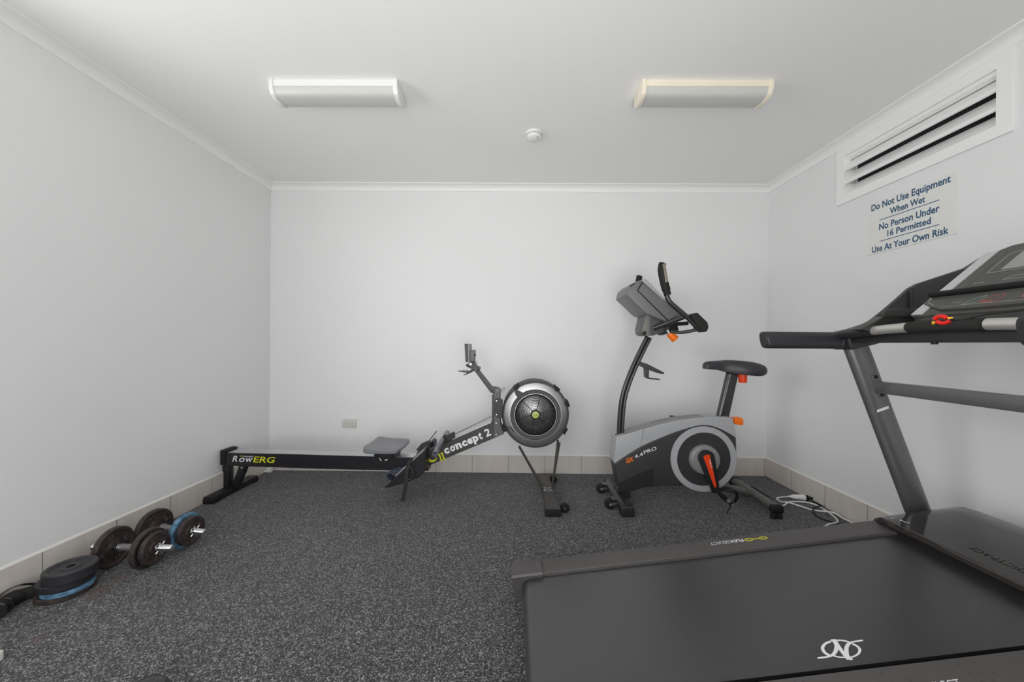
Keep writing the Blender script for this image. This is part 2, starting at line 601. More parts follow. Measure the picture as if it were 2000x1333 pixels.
# right wall with the vent opening
V0, V1, VZ0, VZ1 = 1.64, 2.398, 2.036, 2.286
g = G()
for a, b in (((YF - .1, 0), (V0 - .006, H)), ((V1 + .006, 0), (YB + .1, H)), ((V0 - .006, 0), (V1 + .006, VZ0 - .006)), ((V0 - .006, VZ1 + .006), (V1 + .006, H))):
    g.span((XR, a[0], a[1]), (XR + .1, b[0], b[1]))
obj('wall_right', g, M['wall'], kind=ST)
# front wall behind the camera with the wide doorway the daylight comes through
g = G()
g.span((XL, YF - .1, 0), (-1.2, YF, H)); g.span((.8, YF - .1, 0), (XR, YF, H)); g.span((-1.2, YF - .1, 2.1), (.8, YF, H))
obj('wall_front', g, M['wall'], kind=ST)
g = G()
g.span((-1.2, YF - .11, 0), (-1.16, YF + .01, 2.1)); g.span((.76, YF - .11, 0), (.8, YF + .01, 2.1)); g.span((-1.16, YF - .11, 2.06), (.76, YF + .01, 2.1))
obj('trim_4', g, M['trim'], kind=ST)
g = G(); g.span((-8, -9, -.12), (8, YF - .1, -.02)); obj('floor_outside', g, M['outside'], kind=ST)

# cove cornice: profile (distance from wall, drop below ceiling)
COVE = [(0, 0), (0, .0535), (.006, .0535), (.008, .048)] + [(.048 - .040 * math.cos(math.radians(a)), .048 - .040 * math.sin(math.radians(a))) for a in range(10, 90, 10)] + [(.048, .008), (.0535, .006), (.0535, 0)]
g = G(); g.prism([(XL + a, H - b) for a, b in COVE], YF, YB, 'xz'); obj('trim_1', g, M['trim'], kind=ST, smooth=25)
g = G(); g.prism([(XR - a, H - b) for a, b in COVE], YF, YB, 'xz'); obj('trim_2', g, M['trim'], kind=ST, smooth=25)
g = G(); g.prism([(YB - a, H - b) for a, b in COVE], XL, XR, 'yz'); obj('trim_3', g, M['trim'], kind=ST, smooth=25)

# tile skirting with a sealant bead on top
SK, ST_T = .1462, .008
def skirting(name, a, b, bead, axis, start):
    g = G(); g.span(a, b)
    n0 = len(g.bm.faces)
    g.prism(*bead)
    o = obj(name, g, [tiles(axis, start), M['caulk']], kind=ST)
    for p in o.data.polygons:
        p.material_index = 1 if p.index >= n0 else 0
skirting('baseboard_left', (XL, YF, 0), (XL + ST_T, YB, SK), ([(XL, SK), (XL + .0075, SK), (XL + .005, SK + .006), (XL, SK + .010)], YF, YB, 'xz'), 'Y', 3.12 - .9031)
skirting('baseboard_right', (XR - ST_T, YF, 0), (XR, YB, SK), ([(XR, SK), (XR - .0075, SK), (XR - .005, SK + .006), (XR, SK + .010)], YF, YB, 'xz'), 'Y', 3.12 - .3028)
skirting('baseboard_back', (XL, YB - ST_T, 0), (XR, YB, SK), ([(YB, SK), (YB - .0075, SK), (YB - .005, SK + .006), (YB, SK + .010)], XL, XR, 'yz'), 'X', -.6711)

# ------------------------------------------------------------------ air vent on the right wall
t = thing('air_vent', 'white louvred air vent in a wide flat frame high on the right wall', 'vent', (XR, 2.02, 1.99))
g = G()
FY0, FY1, FZ0, FZ1 = 1.586, 2.45, 1.988, 2.342
for a, b in (((FY0, FZ0), (FY1, VZ0)), ((FY0, VZ1), (FY1, FZ1)), ((FY0, VZ0), (V0, VZ1)), ((V1, VZ0), (FY1, VZ1))):
    g.span((XR - .012, a[0], a[1]), (XR - .0005, b[0], b[1]))
for a, b in (((V0, VZ0 - .004), (V1, VZ0)), ((V0, VZ1), (V1, VZ1 + .004))):
    g.span((XR - .0003, a[0], a[1]), (XR + .075, b[0], b[1]))
for a, b in (((V0 - .004, VZ0), (V0, VZ1)), ((V1, VZ0), (V1 + .004, VZ1))):
    g.span((XR - .0003, a[0], a[1]), (XR + .075, b[0], b[1]))
obj('frame', g, M['trim'], t)
for k in range(3):
    z = 2.250 - k * .0835
    g = G()
    g.prism([(XR + .052, z + .024), (XR + .050, z + .026), (XR - .004, z - .040), (XR - .004, z - .055), (XR + .004, z - .058), (XR + .004, z - .044)], V0 + .001, V1 - .001, 'xz')
    obj('louvre_blade', g, M['trim'], t)
g = G(); g.prism([(XR + .004, 2.286), (XR + .004, 2.268), (XR + .03, 2.262), (XR + .03, 2.286)], V0 + .001, V1 - .001, 'xz')
obj('louvre_blade', g, M['trim'], t)
g = G(); g.span((XR + .078, V0, VZ0), (XR + .082, V1, VZ1)); obj('insect_screen', g, insect_screen(), t)

# ------------------------------------------------------------------ rules sign on the right wall
SY0, SY1, SZ0, SZ1 = 2.233, 1.785, 1.617, 1.914
t = thing('wall_sign', 'white gym rules sign with blue lettering on the right wall below the vent', 'sign', (XR, 2.01, SZ0))
g = G(); g.span((XR - .0035, SY1, SZ0), (XR - .0004, SY0, SZ1), .0008, 1); obj('panel', g, M['sign_white'], t)
LINES = [('Do Not Use Equipment', [(2.214, 1.879), (1.813, 1.865)], .036),
         ('When Wet', [(2.105, 1.821), (1.925, 1.815)], .034),
         ('No Person Under', [(2.166, 1.753), (1.859, 1.741)], .036),
         ('16 Permitted', [(2.118, 1.701), (1.897, 1.697)], .034),
         ('Use At Your Own Risk', [(2.208, 1.628), (1.819, 1.625)], .036)]
for s, ((ya, za), (yb, zb)), hh in LINES:
    g = G(); put_text(g, s, (XR - .0035, ya, (za + zb) / 2), (0, -1, 0), (0, 0, 1), width=ya - yb, height=hh, bold=.024, lift=.0005)
    obj('lettering', g, M['sign_blue'], t)
for (ya, za), (yb, zb) in ([(2.164, 1.805), (1.86, 1.802)], [(2.162, 1.683), (1.859, 1.681)]):
    g = G(); z = (za + zb) / 2; g.span((XR - .0041, ya, z - .0018), (XR - .0034, yb, z + .0018)); obj('ruled_line', g, M['sign_blue'], t)

# ------------------------------------------------------------------ double power point on the back wall
t = thing('power_outlet', 'white double power point low on the back wall above the rowing machine rail', 'power outlet', (-1.401, YB, .362))
g = G(); g.span((-1.4625, YB - .011, .363), (-1.3395, YB - .0004, .437), .004, 3); obj('plate', g, M['off_white'], t)
for x in (-1.428, -1.372):
    g = G()
    for dx, dz, a in ((-.009, .004, 30), (.009, .004, -30), (0, -.013, 0)):
        g.box((x + dx * .8, YB - .0112, .392 + dz), (.0024, .0014, .009), Matrix.Rotation(math.radians(a), 3, 'Y'))
    obj('socket_slots', g, M['dark_grey'], t)
for x in (-1.449, -1.351):
    g = G(); g.span((x - .007, YB - .0155, .413), (x + .007, YB - .0105, .429), .0015, 2); obj('switch', g, M['white_plastic'], t)

# ------------------------------------------------------------------ smoke detector
t = thing('smoke_detector', 'round white smoke detector on the ceiling between the two light battens', 'smoke detector', (.096, 2.345, H - .05))
c = (.096, 2.345, H)
g = G(); g.lathe([(0, -.0004), (.052, -.0004), (.053, -.006), (.050, -.014), (0, -.014)], c); obj('base', g, M['white_plastic'], t)
g = G(); g.lathe([(0, -.014), (.047, -.0142), (.048, -.024), (.044, -.034), (.030, -.043), (.012, -.047), (0, -.047)], c); obj('cover', g, M['white_plastic'], t, smooth=50)
g = G()
for k in range(16):
    a = 2 * PI * k / 16
    g.box((c[0] + .0478 * math.cos(a), c[1] + .0478 * math.sin(a), H - .0195), (.0012, .010, .004), Matrix.Rotation(a, 3, 'Z'))
obj('air_slots', g, M['mid_grey'], t)
g = G(); g.cyl((c[0] + .02, c[1] - .028, H - .046), (c[0] + .02, c[1] - .028, H - .0385), .003); obj('indicator', g, M['red_print'], t)

# ------------------------------------------------------------------ fluorescent battens (switched off)
def batten(x0, x1, y0, label, body, cap_m):
    t = thing('ceiling_light', label, 'ceiling light', ((x0 + x1) / 2, y0 + .07, H - .08), 'fluorescent battens on the ceiling')
    y1 = y0 + .135
    g = G(); g.span((x0 + .022, y0, H - .034), (x1 - .022, y1, H - .0004), .002, 1); obj('housing', g, body, t)
    prof = [(y0 + .003, H - .0345), (y0 + .003, H - .040), (y0 + .014, H - .062), (y0 + .032, H - .073), (y0 + .0675, H - .077), (y0 + .103, H - .073), (y0 + .121, H - .062), (y0 + .132, H - .040), (y0 + .132, H - .0345)]
    g = G(); g.prism(smooth2(prof, 3), x0 + .022, x1 - .022, 'yz'); obj('diffuser', g, M['diffuser'], t, smooth=50)
    for xa, xb in ((x0, x0 + .0225), (x1 - .0225, x1)):
        g = G()
        pc = [(y0 - .004, H - .0005), (y0 - .004, H - .042), (y0 + .010, H - .068), (y0 + .034, H - .081), (y0 + .101, H - .081), (y0 + .125, H - .068), (y0 + .139, H - .042), (y0 + .139, H - .0005)]
        g.prism(pc, xa, xb, 'yz', .004, 2)
        obj('end_cap', g, cap_m, t)
    return t
batten(-1.262, -.612, 1.872, 'white fluorescent light batten on the ceiling, the left one of the two', M['white_plastic'], M['white_plastic'])
batten(.612, 1.262, 1.868, 'yellowed cream fluorescent light batten on the ceiling, right of the smoke detector', M['cream'], M['cream'])

# ------------------------------------------------------------------ rowing machine
RY = 2.63                 # its long axis runs along the back wall
RN, RF = 2.585, 2.675     # near and far face of the rail
row = thing('rowing_machine', 'long black rowing machine with a fan flywheel standing along the back wall', 'rowing machine', (-.9, RY, 0))
g = G()
rail = [(-2.029, 0.299), (-1.49, 0.293), (-1.132, 0.284), (-0.611, 0.278), (-0.61, 0.189), (-1.132, 0.191), (-1.49, 0.197), (-2.0, 0.208), (-2.029, 0.209)]
rail_top = [rail[0], rail[3]]
g.prism(rail, RN, RF, 'xz')
rail_o = obj('rail', g, M['black_paint'], row)
def zrail(x):
    (xa, za), (xb, zb) = rail_top
    return za + (zb - za) * (x - xa) / (xb - xa)
g = G(); g.prism([(rail[0][0] + .02, zrail(rail[0][0]) + .0002), (-.55, zrail(-.55) + .0002), (-.55, zrail(-.55) + .003), (rail[0][0] + .02, zrail(rail[0][0]) + .003)], RN + .001, RF - .001, 'xz')
obj('rail_track', g, M['alu'], rail_o, label='brushed aluminium track along the top of the rail')
rdir = Vector((rail_top[1][0] - rail_top[0][0], 0, rail_top[1][1] - rail_top[0][1])).normalized()
rup = Vector((-rdir.z, 0, rdir.x))
def rail_text(body, pa, pb, hh, m, shear=.28, bold=.012):
    g = G(); put_text(g, body, (pa[0], RN, pa[1]), rdir, rup, width=pb[0] - pa[0], height=hh, shear=shear, bold=bold)
    obj('lettering', g, m, rail_o)
a = [(-1.98, 0.238), (-1.944, 0.237), (-1.935, 0.237), (-1.896, 0.237), (-1.892, 0.237), (-1.842, 0.236), (-1.833, 0.235), (-1.687, 0.234), (-1.905, 0.273), (-1.831, 0.272)]
rail_text('R', a[0], a[1], .041, M['white_print'])
rail_text('o', a[2], a[3], .029, M['white_print'])
rail_text('w', a[4], a[5], .029, M['white_print'])
rail_text('ERG', a[6], a[7], .041, M['yellow'])
rail_text('concept2', a[8], a[9], .0085, M['white_print'])
g = G()
p0 = Vector((a[8][0], RN, a[8][1]))
for k in range(2):
    g.flat((p0 + rdir * (-.020 + k * .010), rdir, rup), [(0, 0), (.004, 0), (.006, .009), (.002, .009)])
obj('logo_mark', g, M['yellow'], rail_o)
# rear end cap, post, brace, foot
g = G()
ec = [(-2.06, 0.309), (-2.029, 0.301), (-2.029, 0.213), (-2.004, 0.213), (-2.004, 0.203), (-2.059, 0.202)]
g.prism([(ec[0][0] - .002, ec[0][1] + .008), (ec[1][0] + .004, ec[1][1] + .012), (ec[1][0] + .004, ec[1][1]), (ec[2][0], ec[2][1]), (ec[0][0], ec[2][1])], RN - .006, RF + .02, 'xz', .003)
obj('end_cap', g, M['rubber'], row)
rp = [(-2.085, 0.196), (-2.03, 0.196), (-2.031, 0.01), (-2.086, 0.009)]
g = G(); g.prism(rp, 2.62, 2.665, 'xz', .003); obj('rear_post', g, M['black_paint'], row)
bp = [(-1.961, 0.193), (-1.912, 0.194), (-1.978, 0.025), (-2.029, 0.01)]
g = G(); g.prism(bp, 2.622, 2.662, 'xz', .002); br = obj('rear_brace', g, M['black_paint'], row)
bc = [(-1.938, 0.19)][0]
g = G(); g.cyl((bc[0], 2.6235, bc[1] - .006), (bc[0], 2.618, bc[1] - .006), .0075, bev=.002); obj('bolt', g, M['chrome'], br)
g = G(); g.span((-2.066, 2.445, .006), (-1.992, 2.865, .045), .006, 2)
ft = obj('rear_foot', g, M['black_paint'], row)
for y in (2.45, 2.82):
    g = G(); g.span((-2.0665, y - .008, 0), (-1.9915, y + .048, .030), .004, 2); obj('foot_pad', g, M['rubber'], ft)

# rising front arm
arm = [(-0.636, 0.318), (-0.434, 0.409), (-0.172, 0.528), (-0.162, 0.533), (-0.115, 0.519), (-0.086, 0.451), (-0.614, 0.221), (-0.636, 0.222)]
g = G(); g.prism(arm, RN, RF, 'xz', .002, 1)
arm_o = obj('front_arm', g, mat('arm_paint', (56, 55, 54), .45, bump=.1, bscale=500), row)
ad = Vector((arm[2][0] - arm[1][0], 0, arm[2][1] - arm[1][1])).normalized()
au = Vector((-ad.z, 0, ad.x))
A1, A2 = Vector((arm[1][0], 0, arm[1][1])), Vector((arm[2][0], 0, arm[2][1]))
g = G()
q = [A1 + ad * -.01 + au * .0005, A2 + au * .0005, A2 + au * .006, A1 + ad * -.01 + au * .006]
g.prism([(v.x, v.z) for v in q], RN + .004, RF - .002, 'xz', .001, 1)
obj('chain_channel', g, M['alu'], arm_o, label='brushed aluminium chain channel on the arm')
a = [(-0.492, 0.308), (-0.173, 0.445), (-0.585, 0.285), (-0.531, 0.286), (-0.501, 0.287), (-0.604, 0.253)]
tx = Vector((a[1][0] - a[0][0], 0, a[1][1] - a[0][1])).normalized()
tu = Vector((-tx.z, 0, tx.x))
w = (Vector((a[1][0], 0, a[1][1])) - Vector((a[0][0], 0, a[0][1]))).length
def arm_glyph(body, x0, x1, hh, bold=.05):
    g = G(); put_text(g, body, Vector((a[0][0], RN, a[0][1])) + tx * (w * x0), tx, tu, width=w * (x1 - x0), height=hh, bold=bold, shear=.04)
    return g
for ch, x0, x1, hh in (('c', 0, .102, .036), ('o', .125, .232, .036), ('n', .247, .368, .036), ('c', .385, .49, .036), ('e', .502, .608, .036), ('p', .62, .735, .036), ('t', .748, .82, .048), ('2', .89, 1, .052)):
    g = arm_glyph(ch, x0, x1, hh, .03 if ch in '2t' else .05)
    # heavy slab serifs on the upright stems
    if ch in 'np':
        o = Vector((a[0][0], RN, a[0][1])) + tx * (w * x0)
        g.flat((o, tx, tu), [(-.006, hh - .006), (.010, hh - .006), (.010, hh), (-.006, hh)])
    obj('lettering', g, M['white_print'], arm_o)
# crescent and double stroke emblem
ce = Vector((a[2][0], RN, a[2][1]))
g = G()
out = arc(0, 0, .036, 100, 318, 24)
inn = arc(.009, .006, .029, 318, 100, 24)
g.flat((ce, tx, tu), out + inn)
obj('emblem', g, M['yellow'], arm_o)
g = G()
for k in range(2):
    o = Vector((a[3][0], RN, a[3][1])) + tx * (.004 + .021 * k) - tu * .004
    g.flat((o, tx, tu), [(-.009, -.026), (.009, -.026), (.009, -.021), (.005, -.019), (.005, .019), (.009, .021), (.009, .026), (-.009, .026), (-.009, .021), (-.005, .019), (-.005, -.019), (-.009, -.021)])
obj('emblem', g, M['yellow'], arm_o)
for x, z in [(-0.623, 0.269), (-0.14, 0.526), (-0.14, 0.446)]:
    g = G(); g.cyl((x, RN + .002, z), (x, RN - .009, z), .005, bev=.0015); obj('rivet', g, M['chrome'], arm_o)

# upright plates, bracket and monitor arm
up = [(-0.158, 0.736), (-0.145, 0.749), (-0.121, 0.749), (-0.115, 0.737), (-0.112, 0.524), (-0.086, 0.454), (-0.155, 0.421)]
g = G(); g.prism(up, RN - .007, RF + .007, 'xz', .002, 1); upr = obj('upright', g, mat('upright_paint', (88, 87, 85), .45, bump=.1, bscale=500), row)
st = [(-0.171, 0.718), (-0.157, 0.726), (-0.155, 0.524), (-0.169, 0.518)]
g = G(); g.prism(st, RN - .002, RF + .002, 'xz', .001, 1); obj('upright_edge', g, M['black_paint'], upr)
pb = [(-0.151, 0.688), (-0.143, 0.699), (-0.114, 0.699), (-0.095, 0.692), (-0.094, 0.569), (-0.112, 0.565), (-0.136, 0.568), (-0.151, 0.586)]
g = G(); g.prism(pb, RN - .018, RN - .0068, 'xz', .002, 1); pbo = obj('bracket', g, M['black_plastic'], upr)
for x, z in [(-0.138, 0.682), (-0.138, 0.587)]:
    g = G(); g.cyl((x, RN - .016, z), (x, RN - .021, z), .0055, bev=.0015); obj('rivet', g, M['chrome'], pbo)
ma = [(-0.264, 0.891), (-0.172, 0.776), (-0.133, 0.772), (-0.113, 0.75), (-0.115, 0.725), (-0.14, 0.72), (-0.183, 0.735), (-0.292, 0.878), (-0.281, 0.896)]
g = G(); g.prism(ma, 2.612, 2.648, 'xz', .003, 2); mao = obj('monitor_arm', g, M['dark_grey'], row)
pv = [(-0.133, 0.743), (-0.322, 0.933)]
g = G(); g.cyl((pv[0][0], 2.590, pv[0][1]), (pv[0][0], 2.67, pv[0][1]), .0225, bev=.003); obj('pivot', g, M['mid_grey'], mao)
g = G(); g.cyl((pv[0][0], 2.592, pv[0][1]), (pv[0][0], 2.583, pv[0][1]), .008, bev=.002); obj('bolt', g, M['chrome'], mao)
# clamp at the top of the arm
cl = [(-0.36, 0.927), (-0.349, 0.933), (-0.339, 0.917), (-0.324, 0.91), (-0.31, 0.924), (-0.307, 0.953), (-0.292, 0.946), (-0.285, 0.924), (-0.267, 0.899), (-0.281, 0.878), (-0.302, 0.888), (-0.331, 0.906), (-0.349, 0.913)]
g = G(); g.prism(cl, 2.60, 2.66, 'xz', .001, 1); clo = obj('monitor_clamp', g, M['dark_grey'], mao)
g = G(); g.cyl((pv[1][0], 2.585, pv[1][1]), (pv[1][0], 2.675, pv[1][1]), .017, bev=.003); obj('ball_joint', g, M['mid_grey'], clo)
g = G(); g.cyl((pv[1][0], 2.587, pv[1][1]), (pv[1][0], 2.579, pv[1][1]), .009, bev=.002); obj('bolt', g, M['chrome'], clo)
lp = [(-0.286, 0.899), (-0.282, 0.911), (-0.261, 0.913), (-0.259, 0.902), (-0.271, 0.888)]
g = G(); g.tube(catmull([(x, 2.615, z) for x, z in lp], 4, True), .004, 8, closed=True); obj('cable_loop', g, M['dark_grey'], mao)
# device holder fingers
g = G()
f1 = [(-0.41, 0.884), (-0.373, 0.881), (-0.333, 0.879), (-0.301, 0.893)]
f2 = [(-0.376, 0.853), (-0.34, 0.869), (-0.308, 0.887), (-0.284, 0.896)]
g.tube([(x, 2.60, z) for x, z in f1], [.0022, .0045, .005, .009], 8, up=(0, 1, 0), ry=[.003, .006, .007, .009])
g.tube([(x, 2.64, z) for x, z in f2], [.0022, .004, .007, .010], 8, up=(0, 1, 0), ry=[.003, .005, .007, .009])
f3 = [(-0.369, 0.887), (-0.368, 0.893), (-0.348, 0.886), (-0.347, 0.892)]
g.cyl((f3[0][0], 2.596, f3[0][1]), (f3[1][0], 2.604, f3[1][1]), .003)
g.cyl((f3[2][0], 2.596, f3[2][1]), (f3[3][0], 2.604, f3[3][1]), .003)
obj('device_holder', g, M['dark_grey'], mao)
# monitor: faces the rower, seen edge-on
sc = [(-0.359, 1.075), (-0.339, 1.075), (-0.336, 0.948), (-0.351, 0.948)]
g = G(); g.prism(sc, 2.545, 2.715, 'xz', .003, 2); mono = obj('monitor', g, M['dark_grey'], row)
sm = [(-0.34, 1.074), (-0.327, 1.074), (-0.325, 0.951), (-0.336, 0.95)]
g = G(); g.prism(sm, 2.553, 2.707, 'xz', .002, 1); obj('rear_shell', g, mat('monitor_shell', (150, 150, 148), .45), mono)
bb = [(-0.336, 1.032), (-0.296, 1.032), (-0.298, 0.955), (-0.335, 0.951)]
g = G(); g.prism(bb, 2.57, 2.69, 'xz', .003, 2); obj('battery_box', g, M['mid_grey'], mono)
k = [(-0.302, 0.997), (-0.288, 0.997)]
g = G(); g.cyl((k[0][0], 2.6, k[0][1]), (k[1][0] - .003, 2.6, k[1][1]), .003); g.cyl((k[1][0] - .006, 2.6, k[1][1]), (k[1][0] + .002, 2.6, k[1][1]), .006); obj('knob', g, M['rubber'], mono)
g = G()
w1 = [(-0.309, 0.953), (-0.279, 0.954), (-0.278, 0.921), (-0.291, 0.907)]
g.tube(catmull([(x, 2.605, z) for x, z in w1], 3), .0012, 6); obj('sensor_wire', g, M['rubber'], row); g = G()
w2 = [(-0.111, 0.73), (-0.086, 0.756), (-0.088, 0.766), (-0.111, 0.748)]
g.tube(catmull([(x, 2.64, z) for x, z in w2], 3), .0012, 6)
obj('sensor_wire', g, M['rubber'], row)

# flywheel cage
FC = [(0.129, 0.598)][0]
FR = .2285
c0 = Vector((FC[0], 0, FC[1]))
AX = (0, -1, 0)
def fpt(y): return (FC[0], y, FC[1])
g = G()
g.lathe([(FR, 0), (FR, .185), (FR - .006, .200), (FR - .012, .200), (FR - .013, .192), (FR - .013, .004), (FR - .012, 0)], (FC[0], 2.73, FC[1]), AX, 72, closed=True)
cage = obj('flywheel_cage', g, M['black_plastic'], row, smooth=40)
g = G()
g.lathe([(FR - .0125, .190), (FR - .014, .194), (.176, .2055), (.172, .2055), (.171, .190)], (FC[0], 2.73, FC[1]), AX, 72, closed=True)
obj('damper_ring', g, mat('brushed_ring', (168, 168, 167), .34, metal=.9), cage, label='satin silver damper ring', smooth=40)
g = G()
g.lathe([(.1715, .192), (.1715, .206), (.168, .209), (.147, .208), (.1435, .203), (.1435, .192)], (FC[0], 2.73, FC[1]), AX, 72, closed=True)
obj('grille_rim', g, mat('grille_rim_plastic', (44, 42, 46), .4), cage, smooth=40)
g = G()
for k in range(11):
    g.torus((FC[0], 2.53, FC[1]), AX, .141 - k * .0107, .0021, 56, 6)
for k in range(6):
    a0 = math.radians(12 + 60 * k)
    pts = [(FC[0] + r * math.cos(a0 + r * .6), 2.5325, FC[1] + r * math.sin(a0 + r * .6)) for r in (.022, .05, .08, .11, .145)]
    g.tube(pts, .0017, 6)
obj('fan_grille', g, M['rubber'], cage)
g = G(); g.torus((FC[0], 2.5265, FC[1]), AX, .1425, .0016, 64, 6); obj('grille_trim', g, M['alu'], cage)
g = G(); g.cyl((FC[0], 2.535, FC[1]), (FC[0], 2.521, FC[1]), .031, n=32, bev=.003); obj('hub_cap', g, M['black_plastic'], cage)
g = G(); g.cyl((FC[0], 2.522, FC[1]), (FC[0], 2.5185, FC[1]), .0225, n=32, bev=.001); bd = obj('badge', g, M['badge'], cage, label='yellow-green round badge')
g = G(); put_text(g, 'C2', (FC[0], 2.5185, FC[1] - .008), (1, 0, 0), (0, 0, 1), width=.026, height=.017, bold=.02, center=True, lift=.0006); obj('badge_lettering', g, M['dark_grey'], cage)
# fan inside
g = G(); g.lathe([(.165, 2.6), (.150, 2.585), (.120, 2.573), (.080, 2.561), (.040, 2.552), (0, 2.549)], (FC[0], 0, FC[1]), (0, 1, 0), 64); fw = obj('flywheel', g, mat('flywheel_steel', (190, 190, 188), .28, metal=.9), row, smooth=60)
g = G()
for k in range(24):
    a0 = 2 * PI * k / 24
    g.box((FC[0] + .105 * math.cos(a0), 2.567, FC[1] + .105 * math.sin(a0)), (.07, .008, .0012), Matrix.Rotation(-a0, 3, 'Y'))
obj('fan_blades', g, mat('fan_blade_plastic', (150, 150, 152), .4), fw)
g = G(); g.cyl((FC[0], 2.728, FC[1]), (FC[0], 2.724, FC[1]), FR - .012, n=64); obj('cage_back', g, M['dark_grey'], cage)
# clips, damper lever
for dx, y0, s in ((-.143, .205, 38), (.155, .192, -38), (.215, .075, -72), (.210, -.115, -120), (-.213, -.100, 118)):
    a0 = math.atan2(y0, dx)
    cx, cz = FC[0] + (FR + .004) * math.cos(a0), FC[1] + (FR + .004) * math.sin(a0)
    g = G()
    R3 = Matrix.Rotation(PI / 2 - a0, 3, 'Y')
    g.box((cx, 2.575, cz), (.044, .10, .014), R3, .004)
    g.cyl((cx - .008 * math.cos(a0), 2.532, cz - .008 * math.sin(a0)), (cx - .008 * math.cos(a0), 2.515, cz - .008 * math.sin(a0)), .012, bev=.003)
    obj('clip', g, M['rubber'], cage)
lv = [(-0.021, 0.773), (-0.007, 0.77), (0.045, 0.746), (0.055, 0.749), (0.065, 0.763), (0.07, 0.76), (0.057, 0.741), (0.031, 0.735), (0.036, 0.725), (0.019, 0.708), (-0.004, 0.725)]
g = G(); g.prism(lv, 2.518, 2.531, 'xz', .001, 1); obj('damper_lever', g, M['black_plastic'], cage)
l2 = [(-0.081, 0.509), (-0.036, 0.515), (-0.012, 0.481), (-0.017, 0.477), (-0.04, 0.508), (-0.079, 0.503)]
g = G(); g.prism(l2, 2.520, 2.531, 'xz'); obj('damper_scale', g, M['black_plastic'], cage)
# legs under the cage and front foot with wheels
for name, pa, pb, yy in (('front_leg', [(0.021, 0.367)][0], [(0.189, 0.062)][0], (2.575, 2.615)), ('front_leg', [(0.299, 0.398)][0], [(0.25, 0.063)][0], (2.575, 2.615)),
                         ('front_leg', [(0.021, 0.342)][0], [(0.19, 0.065)][0], (2.69, 2.645)), ('front_leg', [(0.3, 0.389)][0], [(0.262, 0.092)][0], (2.69, 2.645))):
    g = G()
    g.tube([(pa[0], yy[0], pa[1]), (pb[0], yy[1], max(.05, pb[1]))], .0095, 10, up=(0, 1, 0), ry=.0075)
    obj(name, g, mat('leg_paint', (70, 66, 62), .4), row)
X0, X1 = .187, .262
g = G()
g.loft([[(X0 + a, y, z0), (X1 + b, y, z0), (X1 + b, y, z1), (X0 + a, y, z1)] for a, b, y, z0, z1 in ((-.004, -.004, 2.95, .006, .045), (.0, -.004, 2.75, .012, .052), (.004, -.004, 2.60, .012, .052), (.004, .006, 2.45, .010, .049), (.002, .020, 2.335, .006, .045))])
ff = obj('front_foot', g, mat('foot_paint', (74, 71, 68), .5, bump=.1), row)
for ya, yb, dx in ((2.322, 2.352, .018), (2.935, 2.962, -.006)):
    g = G(); g.span((X0 - .003, ya, 0), (X1 + dx + .003, yb, .043), .004, 2); obj('foot_pad', g, M['rubber'], ff)
for y, x in ((2.39, X1 + .052), (2.90, X1 + .028)):
    g = G(); g.cyl((x, y - .011, .030), (x, y + .011, .030), .030, n=28, bev=.004); wh = obj('wheel', g, M['rubber'], ff)
    g = G(); g.cyl((x, y - .0135, .030), (x, y + .0135, .030), .006); g.span((X1 - .002, y + .012, .022), (x + .004, y + .018, .036)); obj('axle', g, M['steel'], wh)
g = G(); g.span((X0 + .004, 2.598, .050), (X1 - .004, 2.668, .056), .001, 1); pl = obj('foot_plate', g, M['steel'], ff)
for x in (X0 + .016, X1 - .016):
    for y in (2.608, 2.652):
        g = G(); g.cyl((x, y, .055), (x, y, .060), .007, bev=.002); obj('bolt', g, M['chrome'], pl)

# seat on its carriage
sx0, sx1, sz = -1.038, -.778, .372
def seat_ring(y, z, dx0=0, dx1=0):
    return [(sx0 + dx0, y, z), (sx1 + dx1, y, z)]
g = G()
rings = []
n = 9
ys = [2.485, 2.495, 2.53, 2.585, 2.635, 2.685, 2.74, 2.768, 2.778]
outer = []
for i, y in enumerate(ys):
    e = min(i, n - 1 - i)
    ins = (.018, .006, 0, 0, 0)[min(e, 4)]
    dz = (.008, .003, 0, 0, 0)[min(e, 4)]
    s = abs(y - 2.631) / .147
    dip = .012 * (1 - s * s)                    # shallow scoop between the two sides
    x0, x1 = sx0 + ins, sx1 - ins
    zt, zb = sz - dz - dip, sz - .046 + dz * .5
    back = .016                                # raised rear edge
    ring = [(x0 + .016, y, zb), (x0, y, zb + .010), (x0 + .004, y, zt + back - .008), (x0 + .014, y, zt + back), (x0 + .055, y, zt + .006), (x0 + .12, y, zt), (x1 - .02, y, zt), (x1 - .003, y, zt - .012), (x1 - .012, y, zb + .006), (x1 - .03, y, zb)]
    rings.append(ring)
g.loft(rings)
seat = obj('seat', g, M['seat_grey'], row, smooth=180)
sd = seat.modifiers.new('soft', 'SUBSURF'); sd.levels = sd.render_levels = 2
xm = (sx0 + sx1) / 2
g = G(); g.span((xm - .075, RN - .012, zrail(xm) - .006), (xm + .075, RF + .012, sz - .044), .003); car = obj('seat_carriage', g, M['black_plastic'], row)
for dx in (-.05, .05):
    for y in (RN - .008, RF + .008):
        g = G(); g.cyl((xm + dx, y - .006, zrail(xm) + .012), (xm + dx, y + .006, zrail(xm) + .012), .012); obj('roller', g, M['rubber'], car)
mk = [(-0.959, 0.282), (-0.95, 0.283), (-0.934, 0.252), (-0.939, 0.254), (-0.914, 0.263), (-0.893, 0.269), (-0.893, 0.26), (-0.911, 0.258)]
for q in (mk[0:4], mk[4:8]):
    g = G(); g.prism(q, RN - .002, RN, 'xz'); obj('rail_stop_mark', g, M['white_print'], rail_o)

